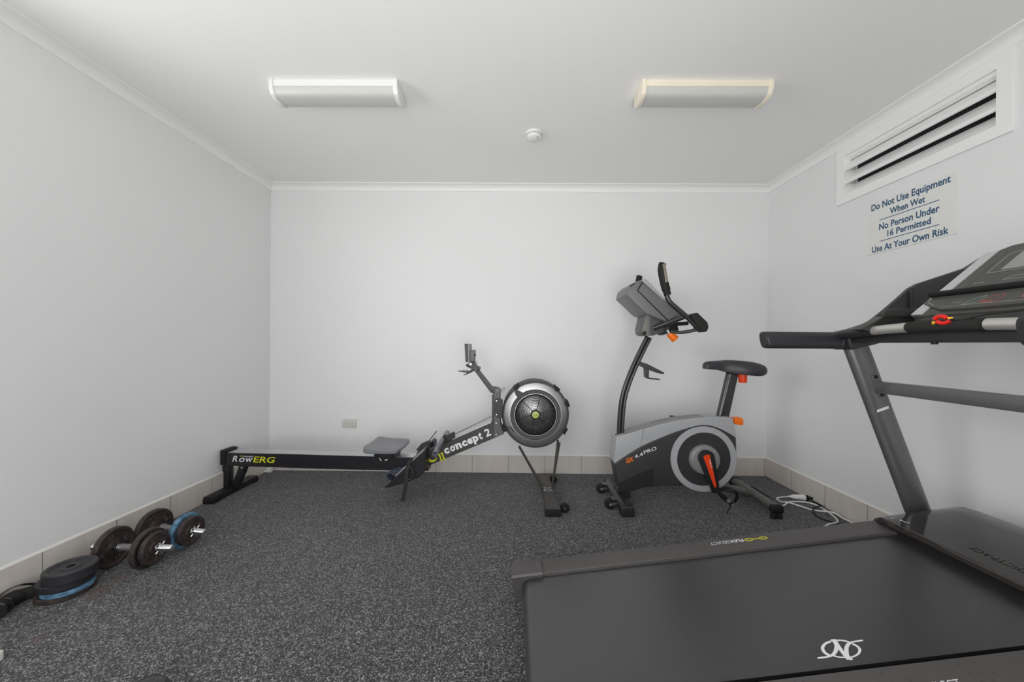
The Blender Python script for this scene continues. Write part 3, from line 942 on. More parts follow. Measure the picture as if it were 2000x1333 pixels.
# foot stretchers, one on each side of the rail
FP = [(-0.876, 0.112), (-0.798, 0.186), (-0.72, 0.262), (-0.608, 0.362), (-0.598, 0.349), (-0.597, 0.236), (-0.634, 0.192), (-0.719, 0.157)]
def stretcher(ya, yb, seen):
    fr = FP
    d0, d3 = Vector((fr[0][0], 0, fr[0][1])), Vector((fr[3][0], 0, fr[3][1]))
    d = (d3 - d0).normalized(); nrm = Vector((-d.z, 0, d.x))
    g = G(); g.prism(fr, ya, yb, 'xz', .003, 1)
    s = obj('foot_stretcher', g, M['black_paint'], row)
    # toe board with a lighter grey top edge, heel cup, strap
    L = (d3 - d0).length
    q = [d0 + d * (.30 * L) + nrm * .002, d3 + nrm * .002, d3 + nrm * .012, d0 + d * (.32 * L) + nrm * .010]
    g = G(); g.prism([(v.x, v.z) for v in q], ya + .004, yb - .004, 'xz', .002, 1)
    obj('sliding_footplate', g, M['silver_dark'], s)
    g = G()
    for k in range(6):
        c = d0 + d * ((.56 + .055 * k) * L) + nrm * .013
        g.box((c.x, (ya + yb) / 2, c.z), (.009, (yb - ya) * .55, .004), Matrix.Rotation(-math.atan2(d.z, d.x), 3, 'Y'))
    obj('adjustment_slots', g, M['rubber'], s)
    c = d0 + d * (.40 * L) + nrm * .006
    pts = [c + d * .05 * t + nrm * (.045 * math.sin(PI * t) ) for t in (0, .2, .4, .6, .8, 1)]
    hc = [d0 + d * (.20 * L), d0 + d * (.16 * L) + nrm * .035, d0 + d * (.22 * L) + nrm * .056, d0 + d * (.36 * L) + nrm * .034, d0 + d * (.44 * L) + nrm * .006]
    g = G()
    rings = []
    for i, v in enumerate(hc):
        rings.append([(v.x, ya + .012, v.z), (v.x, yb - .012, v.z), (v.x + .004, yb - .012, v.z - .004), (v.x + .004, ya + .012, v.z - .004)])
    g.loft(rings)
    obj('heel_cup', g, mat('heel_cup_plastic', (70, 78, 96), .3), s)
    return s, d0, d, nrm, L
s1, d0, d, nrm, L = stretcher(2.452, 2.556, True)
sp = [(-0.688, 0.316), (-0.701, 0.286), (-0.714, 0.252), (-0.721, 0.198), (-0.723, 0.137), (-0.733, 0.084), (-0.745, 0.036)]
g = G()
wd = [.010, .014, .014, .014, .013, .013, .012]
g.tube([(x, 2.443, z) for x, z in sp], [.0025] * 7, 8, up=(0, 1, 0), ry=wd)
obj('strap', g, M['black_plastic'], s1)
lp = [(-0.701, 0.265), (-0.681, 0.249), (-0.674, 0.219), (-0.687, 0.188), (-0.707, 0.185), (-0.714, 0.218)]
g = G(); g.tube(catmull([(x, 2.440, z) for x, z in lp], 4, True), .0030, 8, closed=True); obj('buckle', g, M['dark_grey'], s1)
stretcher(2.704, 2.808, False)
# clip rack and pin at the head of the stretchers
hb = [(-0.687, 0.342), (-0.655, 0.382), (-0.617, 0.4), (-0.592, 0.402), (-0.592, 0.347), (-0.616, 0.333), (-0.641, 0.318)]
g = G(); g.prism(hb, 2.552, 2.584, 'xz', .002, 1); obj('stretcher_clamp', g, M['black_plastic'], row)
pn = [(-0.611, 0.391), (-0.551, 0.468)]
g = G(); g.tube([(pn[0][0], 2.58, pn[0][1]), (pn[1][0], 2.58, pn[1][1])], .0028, 8); obj('release_pin', g, M['rubber'], row)

# handle resting in its hook, chain running to the flywheel
h0, h1, h2 = [(-0.515, 0.37)][0], [(-0.518, 0.404)][0], [(-0.537, 0.382)][0]
P = catmull([(h0[0], 2.37, h0[1]), (h0[0] * .7 + h1[0] * .3 - .004, 2.45, h0[1] * .7 + h1[1] * .3), (h1[0] + .006, 2.56, h1[1]), (h1[0] + .008, 2.63, h1[1] + .004), (h1[0] + .006, 2.70, h1[1]), (h2[0] * .7 + h1[0] * .3 - .004, 2.82, h2[1] * .7 + h1[1] * .3), (h2[0], 2.90, h2[1])], 5)
g = G(); g.tube(P, .0145, 16); hd = obj('handle', g, M['rubber'], row, smooth=60)
for part in (P[0:12], P[-12:]):
    g = G(); g.tube(part, .0175, 18); obj('grip', g, mat('handle_grip', (112, 116, 122), .35), hd, label='grey glossy handle grip', smooth=60)
hk = [(-0.537, 0.379), (-0.508, 0.408), (-0.473, 0.437), (-0.444, 0.45), (-0.433, 0.438), (-0.437, 0.409), (-0.465, 0.394), (-0.501, 0.373)]
g = G(); g.prism(hk, 2.606, 2.654, 'xz', .003, 1); obj('handle_hook', g, M['black_plastic'], row)
ch = [(-0.449, 0.428), (-0.176, 0.563)]
g = G(); g.tube([(ch[0][0], 2.63, ch[0][1]), (ch[1][0], 2.63, ch[1][1])], .0035, 6); obj('chain', g, M['steel'], row)

# ------------------------------------------------------------------ exercise bike
BY, BN, BF = 2.58, 2.515, 2.645
bike = thing('exercise_bike', 'grey and black upright exercise bike with orange knobs in the back right corner', 'exercise bike', (1.15, BY, 0))
seam = [(0.663, 0.277), (0.716, 0.314), (0.835, 0.39), (0.958, 0.447), (1.07, 0.493), (1.189, 0.531), (1.268, 0.542), (1.35, 0.524), (1.429, 0.486), (1.474, 0.457)]
topl = [(0.672, 0.451), (0.725, 0.471), (0.858, 0.51), (0.96, 0.54), (1.104, 0.573), (1.271, 0.593), (1.428, 0.596), (1.45, 0.59), (1.461, 0.544), (1.47, 0.49)]
low = [(1.476, 0.407), (1.478, 0.342), (1.462, 0.239), (1.415, 0.166), (1.33, 0.131), (1.108, 0.133), (0.999, 0.132), (0.853, 0.115), (0.756, 0.084), (0.694, 0.08), (0.688, 0.147)]
seam_s = smooth2(seam, 4)
top_s = [topl[0]] + smooth2(topl[1:7], 4) + topl[7:]
g = G(); g.prism(seam_s + top_s[::-1], BN, BF, 'xz', .009, 3, 40)
up_sh = obj('upper_shell', g, M['silver'], bike, smooth=40, label='silver grey upper shell')
g = G(); g.prism(low + seam_s, BN + .001, BF - .001, 'xz', .008, 3, 40)
lo_sh = obj('lower_shell', g, M['dark_shell'], bike, smooth=40, label='charcoal lower shell')
# darker strip along the top with lettering
strip = smooth2(topl[1:6], 5)
g = G()
g.loft([[(x, BN + .008, z - .002), (x, BN + .008, z + .0015), (x, BF - .008, z + .0015), (x, BF - .008, z - .002)] for x, z in strip])
tc_ = obj('top_cover', g, M['silver_dark'], up_sh, smooth=50)
g = G()
word = 'NORDICTRACK'
acc = [0]
for i in range(1, len(strip)):
    acc.append(acc[-1] + math.hypot(strip[i][0] - strip[i - 1][0], strip[i][1] - strip[i - 1][1]))
for k, chx in enumerate(word):
    s = acc[-1] * (.40 + .054 * k)
    i = max(j for j in range(len(acc) - 1) if acc[j] <= s)
    f = (s - acc[i]) / (acc[i + 1] - acc[i])
    dx, dz = strip[i + 1][0] - strip[i][0], strip[i + 1][1] - strip[i][1]
    put_text(g, chx, (strip[i][0] + dx * f, BY + .012, strip[i][1] + dz * f + .0015), (dx, 0, dz), (0, 1, 0), width=.0145 if chx != 'I' else .0035, height=.032, bold=.02, lift=.0008)
obj('lettering', g, M['dark_grey'], tc_)
g = G(); pl_ = [(0.852, 0.507), (0.855, 0.507), (0.837, 0.388), (0.835, 0.387)]
g.prism(pl_, BN - .0006, BN + .001, 'xz'); obj('panel_gap', g, M['mid_grey'], up_sh)
# embossed lower panel
pn = [(0.688, 0.149), (0.799, 0.203), (0.874, 0.235), (0.922, 0.246), (0.923, 0.136), (0.875, 0.122), (0.759, 0.089), (0.694, 0.085)]
g = G(); g.prism(pn, BN - .003, BN + .003, 'xz', .002, 1); obj('side_panel', g, M['black_plastic'], lo_sh)
a = [(0.742, 0.28), (0.791, 0.298), (0.798, 0.312), (0.854, 0.334), (0.86, 0.342), (0.944, 0.374)]
def bike_text(body, pa, pb, hh, m, bold=.01):
    d = Vector((pb[0] - pa[0], 0, pb[1] - pa[1]))
    g = G(); put_text(g, body, (pa[0], BN + .001, pa[1]), d, (-d.z, 0, d.x), width=d.length, height=hh, shear=.15, bold=bold)
    obj('lettering', g, m, lo_sh)
bike_text('GX', a[0], a[1], .030, M['orange'], .03)
bike_text('4.4', a[2], a[3], .023, M['white_print'])
bike_text('PRO', a[4], a[5], .023, M['white_print'])

# crank cover disc
dc = [(1.255, 0.316)][0]
def dpt(y): return (dc[0], y, dc[1])
g = G(); g.lathe([(.219, 0), (.219, .012), (.216, .016), (.181, .018), (.178, .014), (.178, 0)], dpt(BN + .003), (0, -1, 0), 80, closed=True)
disc = obj('crank_disc', g, M['silver'], bike, smooth=40, label='silver ring around the crank disc')
g = G(); g.lathe([(0, .010), (.178, .010), (.178, 0), (0, 0)], dpt(BN + .003), (0, -1, 0), 64)
obj('disc_face', g, M['dark_shell'], disc, smooth=40)
g = G(); g.lathe([(.100, .008), (.097, .034), (.090, .042), (.052, .046), (.05, .05), (0, .05)], dpt(BN + .003), (0, -1, 0), 56)
hubb = obj('crank_hub', g, mat('hub_grey', (160, 161, 160), .4, metal=.4), bike, smooth=40)

def crank(side, p0, p1, vis):
    """side -1 near the camera, +1 far side; p0 axle, p1 pedal axle (x, z)"""
    y = BY + side * .125
    p0, p1 = Vector((p0[0], 0, p0[1])), Vector((p1[0], 0, p1[1]))
    d = (p1 - p0).normalized(); nr = Vector((-d.z, 0, d.x))
    L = (p1 - p0).length
    out = []
    for k in range(13):
        th_ = PI / 2 + PI * k / 12
        v = p0 + d * (.052 * math.cos(th_)) + nr * (.052 * math.sin(th_))
        out.append((v.x, v.z))
    v = p1 + d * .016 - nr * .022; out.append((v.x, v.z))
    v = p1 + d * .016 + nr * .022; out.append((v.x, v.z))
    g = G(); g.prism(out, y - .012, y + .012, 'xz', .004, 2)
    c = obj('crank_arm', g, M['crank'], bike, smooth=40)
    q = [p0 - d * .018 - nr * .022, p0 - d * .026, p0 - d * .018 + nr * .022, p1 - d * .018 + nr * .008, p1 - d * .018 - nr * .006]
    yy = y + side * .0122
    g = G(); g.prism([(v.x, v.z) for v in q], min(yy, yy + side * .001), max(yy, yy + side * .001), 'xz')
    ins = obj('crank_insert', g, M['red_orange'], c, label='bright orange tapered insert')
    if vis:
        g = G(); m0 = p0 + d * .012 + nr * .006
        put_text(g, 'PRO', (m0.x, yy - .001, m0.z), d, nr, width=.055, height=.010, bold=.01, shear=.1)
        obj('lettering', g, M['white_print'], ins)
    # pedal: body, axle, bolts, strap
    py0, py1 = y + side * .016, y + side * .105
    a0, a1 = min(py0, py1), max(py0, py1)
    t = Vector((.72, 0, -.69)) if side < 0 else Vector((.99, 0, -.14))
    n2 = Vector((-t.z, 0, t.x)) * (1 if side < 0 else -1)
    c0_ = p1 + t * .028
    rot = Matrix.Rotation(-math.atan2(t.z, t.x), 3, 'Y')
    g = G(); g.box((c0_.x, (a0 + a1) / 2, c0_.z), (.108, a1 - a0, .026), rot, .006)
    pd = obj('pedal', g, M['rubber'], bike)
    g = G(); e = c0_ + n2 * .0135; g.box((e.x, a0 + .002 if side < 0 else a1 - .002, e.z - .001), (.104, .004, .004), rot); obj('pedal_trim', g, M['mid_grey'], pd)
    for k, rr_ in ((.012, .0125), (.046, .0075)):
        e = c0_ + t * k - n2 * .002
        ye = a0 if side < 0 else a1
        g = G(); g.cyl((e.x, ye, e.z), (e.x, ye + side * .006, e.z), rr_, bev=.002); obj('bolt', g, M['alu'], pd)
    sp_ = [c0_ - t * .046 + n2 * .010, c0_ - t * .040 + n2 * .040, c0_ - t * .005 + n2 * .072, c0_ + t * .040 + n2 * .070, c0_ + t * .066 + n2 * .036, c0_ + t * .058 + n2 * .004]
    P = [Vector((v.x, (a0 + a1) / 2 + side * .012, v.z)) for v in sp_]
    g2 = G(); PP = catmull(P, 5)
    g2.loft([[(v.x, v.y - .016, v.z), (v.x, v.y + .016, v.z), (v.x + .002, v.y + .016, v.z + .003), (v.x + .002, v.y - .016, v.z + .003)] for v in PP])
    obj('pedal_strap', g2, M['rubber'], pd)
    e = c0_ + t * .050 - n2 * .012
    g = G(); g.tube([(e.x, a0 + .01, e.z), (e.x - .012, a0 + .008, e.z - .022), (e.x - .026, a0 + .008, e.z - .048)], .0035, 8); obj('strap_end', g, M['rubber'], pd)
ka = [(1.245, 0.34), (1.305, 0.133)]
crank(-1, ka[0], ka[1], True)
crank(1, ka[0], (2 * ka[0][0] - ka[1][0] - .012, 2 * ka[0][1] - ka[1][1] - .010), False)

# front mast
ml = [(0.691, 0.444), (0.696, 0.593), (0.721, 0.752), (0.781, 0.925), (0.875, 1.134)]
mr = [(0.74, 0.445), (0.75, 0.625), (0.774, 0.765), (0.842, 0.943), (0.934, 1.127)]
pts = [((a_[0] + b_[0]) / 2, BY, (a_[1] + b_[1]) / 2) for a_, b_ in zip(ml, mr)]
pts[0] = (pts[0][0], BY, pts[0][2] - .05)
P = catmull(pts, 5)
off = []
for i in range(len(P)):
    d = (P[min(i + 1, len(P) - 1)] - P[max(i - 1, 0)]).normalized()
    off.append(Vector((-d.z, 0, d.x)))
g = G()
for s in (1, -1):
    g.tube([p + o_ * (.0118 * s) for p, o_ in zip(P, off)], .0185, 16, up=(0, 1, 0), ry=.0128)
mast = obj('mast', g, M['black_gloss'], bike, smooth=60, label='gloss black mast with a groove along its side')
g = G(); g.lathe([(.040, 0), (.036, .008), (.026, .009)], (pts[0][0] + .001, BY, topl[0][1] - .003), (.05, 0, 1), 24); obj('mast_collar', g, M['black_plastic'], mast)
# bottle holder
bh = [(0.83, 0.943), (0.84, 0.963), (0.893, 0.946), (0.904, 0.94), (0.999, 0.892), (1.005, 0.88), (0.978, 0.881), (0.901, 0.909), (0.894, 0.909)]
g = G(); g.prism(bh, BY - .032, BY + .032, 'xz', .002, 1); b1 = obj('bottle_holder', g, M['dark_grey'], bike)
cl = [(0.88, 0.915), (0.901, 0.912), (0.899, 0.859), (0.912, 0.851), (0.975, 0.846), (0.972, 0.839), (0.905, 0.843), (0.884, 0.856)]
g = G(); g.prism(cl, BY - .03, BY + .03, 'xz', .001, 1); obj('bottle_cradle', g, M['dark_grey'], b1)

# seat post, saddle, knobs
sl = [(1.444, 0.896), (1.377, 0.586), (1.454, 0.583), (1.518, 0.897)]
g = G(); g.prism([sl[0], (sl[1][0] - .008, sl[1][1] - .03), (sl[2][0] - .008, sl[2][1] - .03), sl[3]], BY - .020, BY + .020, 'xz', .012, 3, 40); sp0 = obj('seat_post', g, M['black_gloss'], bike, smooth=60)
g = G()
s0_ = [(1.454, 0.882), (1.387, 0.601), (1.392, 0.601), (1.459, 0.882)]
g.prism(s0_, BY - .0215, BY - .0195, 'xz'); obj('post_glint', g, M['silver'], sp0)  # pale strip standing in for the light reflected along the post
topc = [(1.288, 0.954), (1.311, 0.967), (1.398, 0.973), (1.454, 0.978), (1.545, 0.976), (1.629, 0.965), (1.657, 0.947), (1.671, 0.923)]
botc = [(1.288, 0.916), (1.315, 0.914), (1.388, 0.908), (1.444, 0.893), (1.5, 0.882), (1.584, 0.878), (1.651, 0.893), (1.671, 0.917)]
hw = [.026, .033, .040, .060, .098, .118, .100, .060]
rings = []
tt = catmull([(a_[0], a_[1], 0) for a_ in topc], 3); bb_ = catmull([(a_[0], a_[1], 0) for a_ in botc], 3); hh_ = catmull([(k, w_, 0) for k, w_ in enumerate(hw)], 3)
for a_, b_, w_ in zip(tt, bb_, hh_):
    xm_, w_ = (a_.x + b_.x) / 2, w_.y
    zt, zb = a_.y, b_.y
    hgt = zt - zb
    ring = []
    for (fy, fz) in ((-.92, .0), (-1, .25), (-.97, .62), (-.80, .90), (-.45, 1.0), (0, .95), (.45, 1.0), (.80, .90), (.97, .62), (1, .25), (.92, 0), (0, .04)):
        ring.append((xm_, BY + fy * w_, zb + fz * hgt))
    rings.append(ring)
g = G(); g.loft(rings); obj('saddle', g, M['saddle'], bike, smooth=70)
g = G(); k0 = [(1.536, 0.892), (1.537, 0.826)]
g.cyl((k0[0][0], 2.555, k0[0][1] + .01), (k0[1][0], 2.555, k0[1][1]), .029, .025, 24, .003); obj('saddle_knob', g, M['red_orange'], bike, label='orange knob under the saddle')
kl = [(1.471, 0.583), (1.53, 0.588), (1.541, 0.567), (1.539, 0.541), (1.527, 0.537), (1.482, 0.542)]
g = G(); g.prism(kl, 2.545, 2.60, 'xz', .005, 2); obj('post_lever', g, M['orange'], bike, label='orange seat post lever')

# console
CN, CFx = 2.44, 2.72
body = [(0.711, 1.404), (0.724, 1.452), (0.753, 1.48), (0.793, 1.499), (0.81, 1.487), (1.071, 1.273), (0.985, 1.222), (0.838, 1.284)]
g = G(); g.prism(body, CN, CFx, 'xz', .010, 2); con = obj('console', g, mat('console_shell', (112, 112, 112), .42), bike, smooth=40)
seam_ = [(0.808, 1.485), (0.776, 1.432), (0.987, 1.225), (0.993, 1.23), (0.785, 1.432), (0.815, 1.481)]
g = G(); g.prism(seam_, CN - .0008, CFx + .0008, 'xz'); obj('shell_seam', g, M['rubber'], con)
face = [(0.806, 1.502), (0.83, 1.51), (0.852, 1.501), (0.951, 1.394), (1.08, 1.273), (1.07, 1.266)]
g = G(); g.prism(face, CN + .012, CFx - .012, 'xz', .004, 2); obj('bezel', g, M['silver'], con, label='pale silver bezel')
sc_ = [(0.857, 1.523), (0.877, 1.511), (0.977, 1.399), (1.056, 1.325), (1.053, 1.32), (0.974, 1.391)]
g = G(); g.prism([(0.855, 1.496), (0.858, 1.498), (1.043, 1.297), (1.04, 1.295)], CN + .05, CFx - .05, 'xz'); obj('screen', g, M['black_gloss'], con)
vent = [(0.729, 1.46), (0.76, 1.478), (0.764, 1.474), (0.734, 1.455)]
g = G(); g.prism(vent, CN - .001, CN + .002, 'xz'); obj('speaker_slot', g, M['rubber'], con)
neck = [(0.856, 1.286), (0.872, 1.305), (0.917, 1.307), (1.009, 1.226), (1.077, 1.26), (1.02, 1.195), (0.979, 1.167), (0.908, 1.139), (0.86, 1.136), (0.836, 1.153), (0.833, 1.187)]
g = G(); g.prism(neck, 2.50, 2.66, 'xz', .010, 2); nk = obj('neck', g, mat('neck_shell', (86, 86, 88), .42), bike, smooth=40)
n2_ = [(0.859, 1.288), (0.872, 1.303), (0.906, 1.305), (0.887, 1.245), (0.881, 1.167), (0.894, 1.139), (0.86, 1.137), (0.836, 1.153), (0.834, 1.187)]
g = G(); g.prism(n2_, 2.494, 2.502, 'xz', .003, 2); obj('neck_cover', g, mat('neck_cover_plastic', (118, 117, 113), .45), nk)
g = G(); qn = [(0.847, 1.156)][0]; g.cyl((qn[0], 2.489, qn[1]), (qn[0], 2.5, qn[1]), .012, bev=.002); obj('screw_cap', g, M['rubber'], nk)

# handlebars: a mirrored pair
def handlebar(side):
    Yb = lambda y: y if side < 0 else 2 * BY - y
    P = [(0.922, 1.446), (0.938, 1.401), (0.943, 1.378), (0.953, 1.356), (0.971, 1.336), (1.019, 1.295), (1.073, 1.249), (1.11, 1.212), (1.15, 1.17)]
    g = G(); g.tube(catmull([(x, Yb(2.36), z) for x, z in P], 5), .0155, 14)
    hb = obj('handlebar', g, M['black_gloss'], bike, smooth=60)
    gp = [(0.912, 1.595), (0.906, 1.568), (0.911, 1.523), (0.923, 1.468), (0.935, 1.426), (0.945, 1.391)]
    g = G(); g.tube(catmull([(x, Yb(2.36), z) for x, z in gp], 4), [.012] + [.0225] * 4 + [.0255] * 12 + [.022] * 4, 16)
    gr = obj('grip', g, M['rubber'], hb, smooth=60)
    sp = [(0.901, 1.58), (0.916, 1.588), (0.939, 1.471), (0.922, 1.466)]
    g = G(); ya, yb = sorted((Yb(2.332), Yb(2.344))); g.prism(sp, ya, yb, 'xz', .002, 1); obj('pulse_plate', g, mat('pulse_metal', (168, 160, 146), .3, metal=.8), gr, label='bronze metal pulse plate')
    Q = [(1.07, 1.265), (0.988, 1.226), (0.907, 1.188)]
    g = G(); g.tube([(Q[0][0], Yb(2.37), Q[0][1]), (Q[1][0], Yb(2.42), Q[1][1]), (Q[2][0], Yb(2.49), Q[2][1])], .0165, 12); obj('bar_stem', g, M['black_gloss'], hb, smooth=60)
    Q = [(1.149, 1.181), (1.091, 1.166), (1.039, 1.159), (0.981, 1.176)]
    g = G(); g.tube(catmull([(Q[0][0], Yb(2.37), Q[0][1]), (Q[1][0], Yb(2.38), Q[1][1]), (Q[2][0], Yb(2.42), Q[2][1]), (Q[3][0], Yb(2.50), Q[3][1])], 4), .011, 10); obj('lower_brace', g, M['dark_grey'], hb, smooth=60)
    pd = [(1.077, 1.26), (1.093, 1.275), (1.119, 1.28), (1.18, 1.222), (1.189, 1.19), (1.178, 1.164), (1.155, 1.158), (1.129, 1.186)]
    g = G(); ya, yb = sorted((Yb(2.325), Yb(2.405))); g.prism(pd, ya, yb, 'xz', .010, 3); obj('elbow_pad', g, M['foam'], hb, smooth=60)
handlebar(-1)
handlebar(1)
Q = [(0.927, 1.198), (1.017, 1.214), (1.115, 1.221)]
g = G(); g.tube([(Q[0][0], 2.47, Q[0][1]), (Q[1][0], 2.46, Q[1][1]), (Q[2][0], 2.45, Q[2][1])], .0125, 12); obj('accessory_bar', g, M['rubber'], nk, smooth=60)
k0, k1, k2, k3 = [(1.001, 1.153), (1.042, 1.116), (0.989, 1.166), (1.005, 1.146)]
g = G(); g.cyl((k0[0], 2.47, k0[1]), (k1[0], 2.47, k1[1]), .022, .026, 20, .003); kn = obj('tilt_knob', g, M['orange'], bike, label='orange console tilt knob')
g = G(); g.cyl((k2[0], 2.47, k2[1] + .012), (k3[0], 2.47, k3[1]), .009); obj('knob_stem', g, M['alu'], kn)

# stabilisers
g = G(); g.tube([(.698, 2.345, .045), (.690, 2.46, .052), (.686, BY, .058), (.690, 2.70, .052), (.698, 2.815, .045)], .026, 14, up=(0, 0, 1), ry=.036)
fs = obj('front_stabiliser', g, M['black_gloss'], bike, smooth=60)
for y0_, y1_ in ((2.325, 2.395), (2.765, 2.835)):
    g = G(); g.span((.658, y0_, 0), (.742, y1_, .068), .018, 3); obj('end_cap', g, M['black_plastic'], fs)
g = G(); g.prism([(0.687, 0.109), (0.762, 0.11), (0.78, 0.041), (0.687, 0.04)], BN + .01, BF - .01, 'xz', .004, 1); obj('frame_base', g, M['black_gloss'], bike)
for y0_ in (2.455, 2.715):
    g = G(); g.cyl((.618, y0_ - .016, .034), (.618, y0_ + .016, .034), .034, n=28, bev=.006); wh = obj('wheel', g, M['rubber'], fs)
    g = G(); g.cyl((.618, y0_ - .0185, .034), (.618, y0_ + .0185, .034), .008); obj('axle', g, M['chrome'], wh)
    g = G()
    for s in (-1, 1):
        g.prism([(.611, .028), (.626, .026), (.676, .044), (.676, .062), (.626, .044)], y0_ + s * .022 - .002, y0_ + s * .022 + .002, 'xz')
    g.span((.628, y0_ - .024, .066), (.668, y0_ + .024, .070))
    obj('wheel_bracket', g, M['steel'], fs)
R0, R1 = Vector((1.628, 2.335, .062)), Vector((1.640, 2.825, .062))
g = G(); g.tube([R0, R0.lerp(R1, .5), R1], .024, 16, up=(0, 0, 1), ry=.037)
rs = obj('rear_stabiliser', g, M['frame_grey'], bike, smooth=60)
for P_, s in ((R0, -1), (R1, 1)):
    g = G(); g.span((P_.x - .039, P_.y - .012 if s < 0 else P_.y - .03, .033), (P_.x + .039, P_.y + .03 if s < 0 else P_.y + .012, .088), .022, 4); obj('end_cap', g, M['rubber'], rs)
    for dx in (-.020, .020):
        g = G(); g.cyl((P_.x + dx, P_.y - s * .010, .0), (P_.x + dx, P_.y - s * .010, .038), .016, .014, 18, .002); obj('levelling_foot', g, M['rubber'], rs)
g = G(); g.tube([(1.33, BY, .125), (1.45, BY, .098), (1.62, BY, .068)], .026, 14, up=(0, 0, 1), ry=.030); mt = obj('main_tube', g, M['frame_grey'], bike, smooth=60)
g = G(); g.lathe([(.034, 0), (.034, .012), (.028, .014)], (1.585, BY, .074), (-1, 0, .17), 20); obj('tube_flange', g, M['frame_grey'], mt)
lhz = .058
g = G(); g.tube(catmull([(1.655, 2.70, lhz), (1.70, 2.715, lhz), (1.712, 2.69, lhz), (1.712, 2.60, lhz), (1.712, 2.52, lhz), (1.70, 2.495, lhz), (1.655, 2.51, lhz)], 4), .009, 10); obj('lift_handle', g, M['dark_grey'], rs, smooth=60)

# ------------------------------------------------------------------ treadmill
# deck frame: u runs forward (to the right wall), v across (towards the back wall), w up from the belt; the deck is raised at the front
_th, _ph = .014, .1244
TU = Vector((math.cos(_th) * math.cos(_ph), math.sin(_th) * math.cos(_ph), math.sin(_ph)))
TVv = Vector((-math.sin(_th), math.cos(_th), 0))
TW = TU.cross(TVv)
DECK = Matrix(((TU.x, TVv.x, TW.x, .0246), (TU.y, TVv.y, TW.y, 1.47), (TU.z, TVv.z, TW.z, .1443), (0, 0, 0, 1)))
BW = .51
TC = 1.232                                   # centre line (world y) of the uprights and console
mill = thing('treadmill', 'large dark grey treadmill with raised deck and console along the right wall', 'treadmill', (1.0, 1.22, 0))

# running belt wrapped round the rear roller
g = G(DECK)
pb = [(1.56, 0)] + [(.034 + .034 * math.cos(math.radians(a)), -.034 + .034 * math.sin(math.radians(a))) for a in range(90, 271, 12)] + [(1.56, -.068)]
g.prism(pb, -BW, 0, 'xz')
belt = obj('running_belt', g, M['belt'], mill, smooth=30)
g = G(DECK)
LG = [[(0.8646, -0.4262), (0.8779, -0.4278), (0.8698, -0.4519), (0.8653, -0.4674), (0.8677, -0.4776), (0.8664, -0.4928), (0.8505, -0.4912), (0.8527, -0.4791), (0.8575, -0.4588)],
      [(0.8725, -0.4321), (0.8689, -0.4434), (0.859, -0.4572), (0.8435, -0.4698), (0.8253, -0.4774), (0.8052, -0.4795), (0.786, -0.479), (0.7881, -0.4757), (0.8117, -0.4754), (0.829, -0.4703), (0.8445, -0.4596), (0.8576, -0.4463), (0.8647, -0.4349)],
      [(0.9408, -0.4396), (0.9384, -0.4432), (0.9144, -0.4443), (0.9002, -0.4488), (0.8854, -0.4592), (0.8725, -0.474), (0.8657, -0.4838), (0.8664, -0.4928), (0.8547, -0.4918), (0.8601, -0.4776), (0.8694, -0.4632), (0.8853, -0.4496), (0.9013, -0.4423), (0.9207, -0.4401)],
      [(0.8626, -0.4307), (0.844, -0.4338), (0.8271, -0.4418), (0.8161, -0.4509), (0.8113, -0.4622), (0.8126, -0.4708), (0.8166, -0.4761), (0.8227, -0.4734), (0.8195, -0.4663), (0.8218, -0.4563), (0.8276, -0.4488), (0.8387, -0.4412), (0.8567, -0.4357)],
      [(0.8785, -0.4307), (0.8909, -0.4329), (0.9006, -0.4379), (0.9037, -0.4415), (0.899, -0.4432), (0.8953, -0.4403), (0.8884, -0.4357), (0.8775, -0.4337)],
      [(0.9075, -0.4483), (0.913, -0.4568), (0.912, -0.4668), (0.9069, -0.4734), (0.8945, -0.4815), (0.8786, -0.4871), (0.8667, -0.4886), (0.8688, -0.4857), (0.8808, -0.4831), (0.8935, -0.477), (0.903, -0.4692), (0.9072, -0.4597), (0.9031, -0.4507)],
      [(0.8259, -0.4774), (0.8306, -0.4817), (0.8394, -0.4854), (0.8493, -0.4872), (0.8505, -0.4845), (0.8422, -0.483), (0.8342, -0.4793), (0.8308, -0.4753)]]
for kk, poly in enumerate(LG):
    if kk: poly = smooth2(poly, 4, True)
    ar = sum(poly[i][0] * poly[(i + 1) % len(poly)][1] - poly[(i + 1) % len(poly)][0] * poly[i][1] for i in range(len(poly)))
    g.flat(((0, 0, .00025 * kk), (1, 0, 0), (0, 1, 0)), poly if ar > 0 else poly[::-1])
obj('emblem', g, M['white_print'], belt, label='white round script emblem printed on the belt')
g = G(DECK); g.span((.03, -BW - .012, -.075), (1.6, .012, -.070)); g.span((.10, -BW - .1, -.072), (1.75, -BW - .02, -.02)); g.span((.10, .02, -.072), (1.75, .1, -.02)); obj('deck_frame', g, M['rubber'], mill)

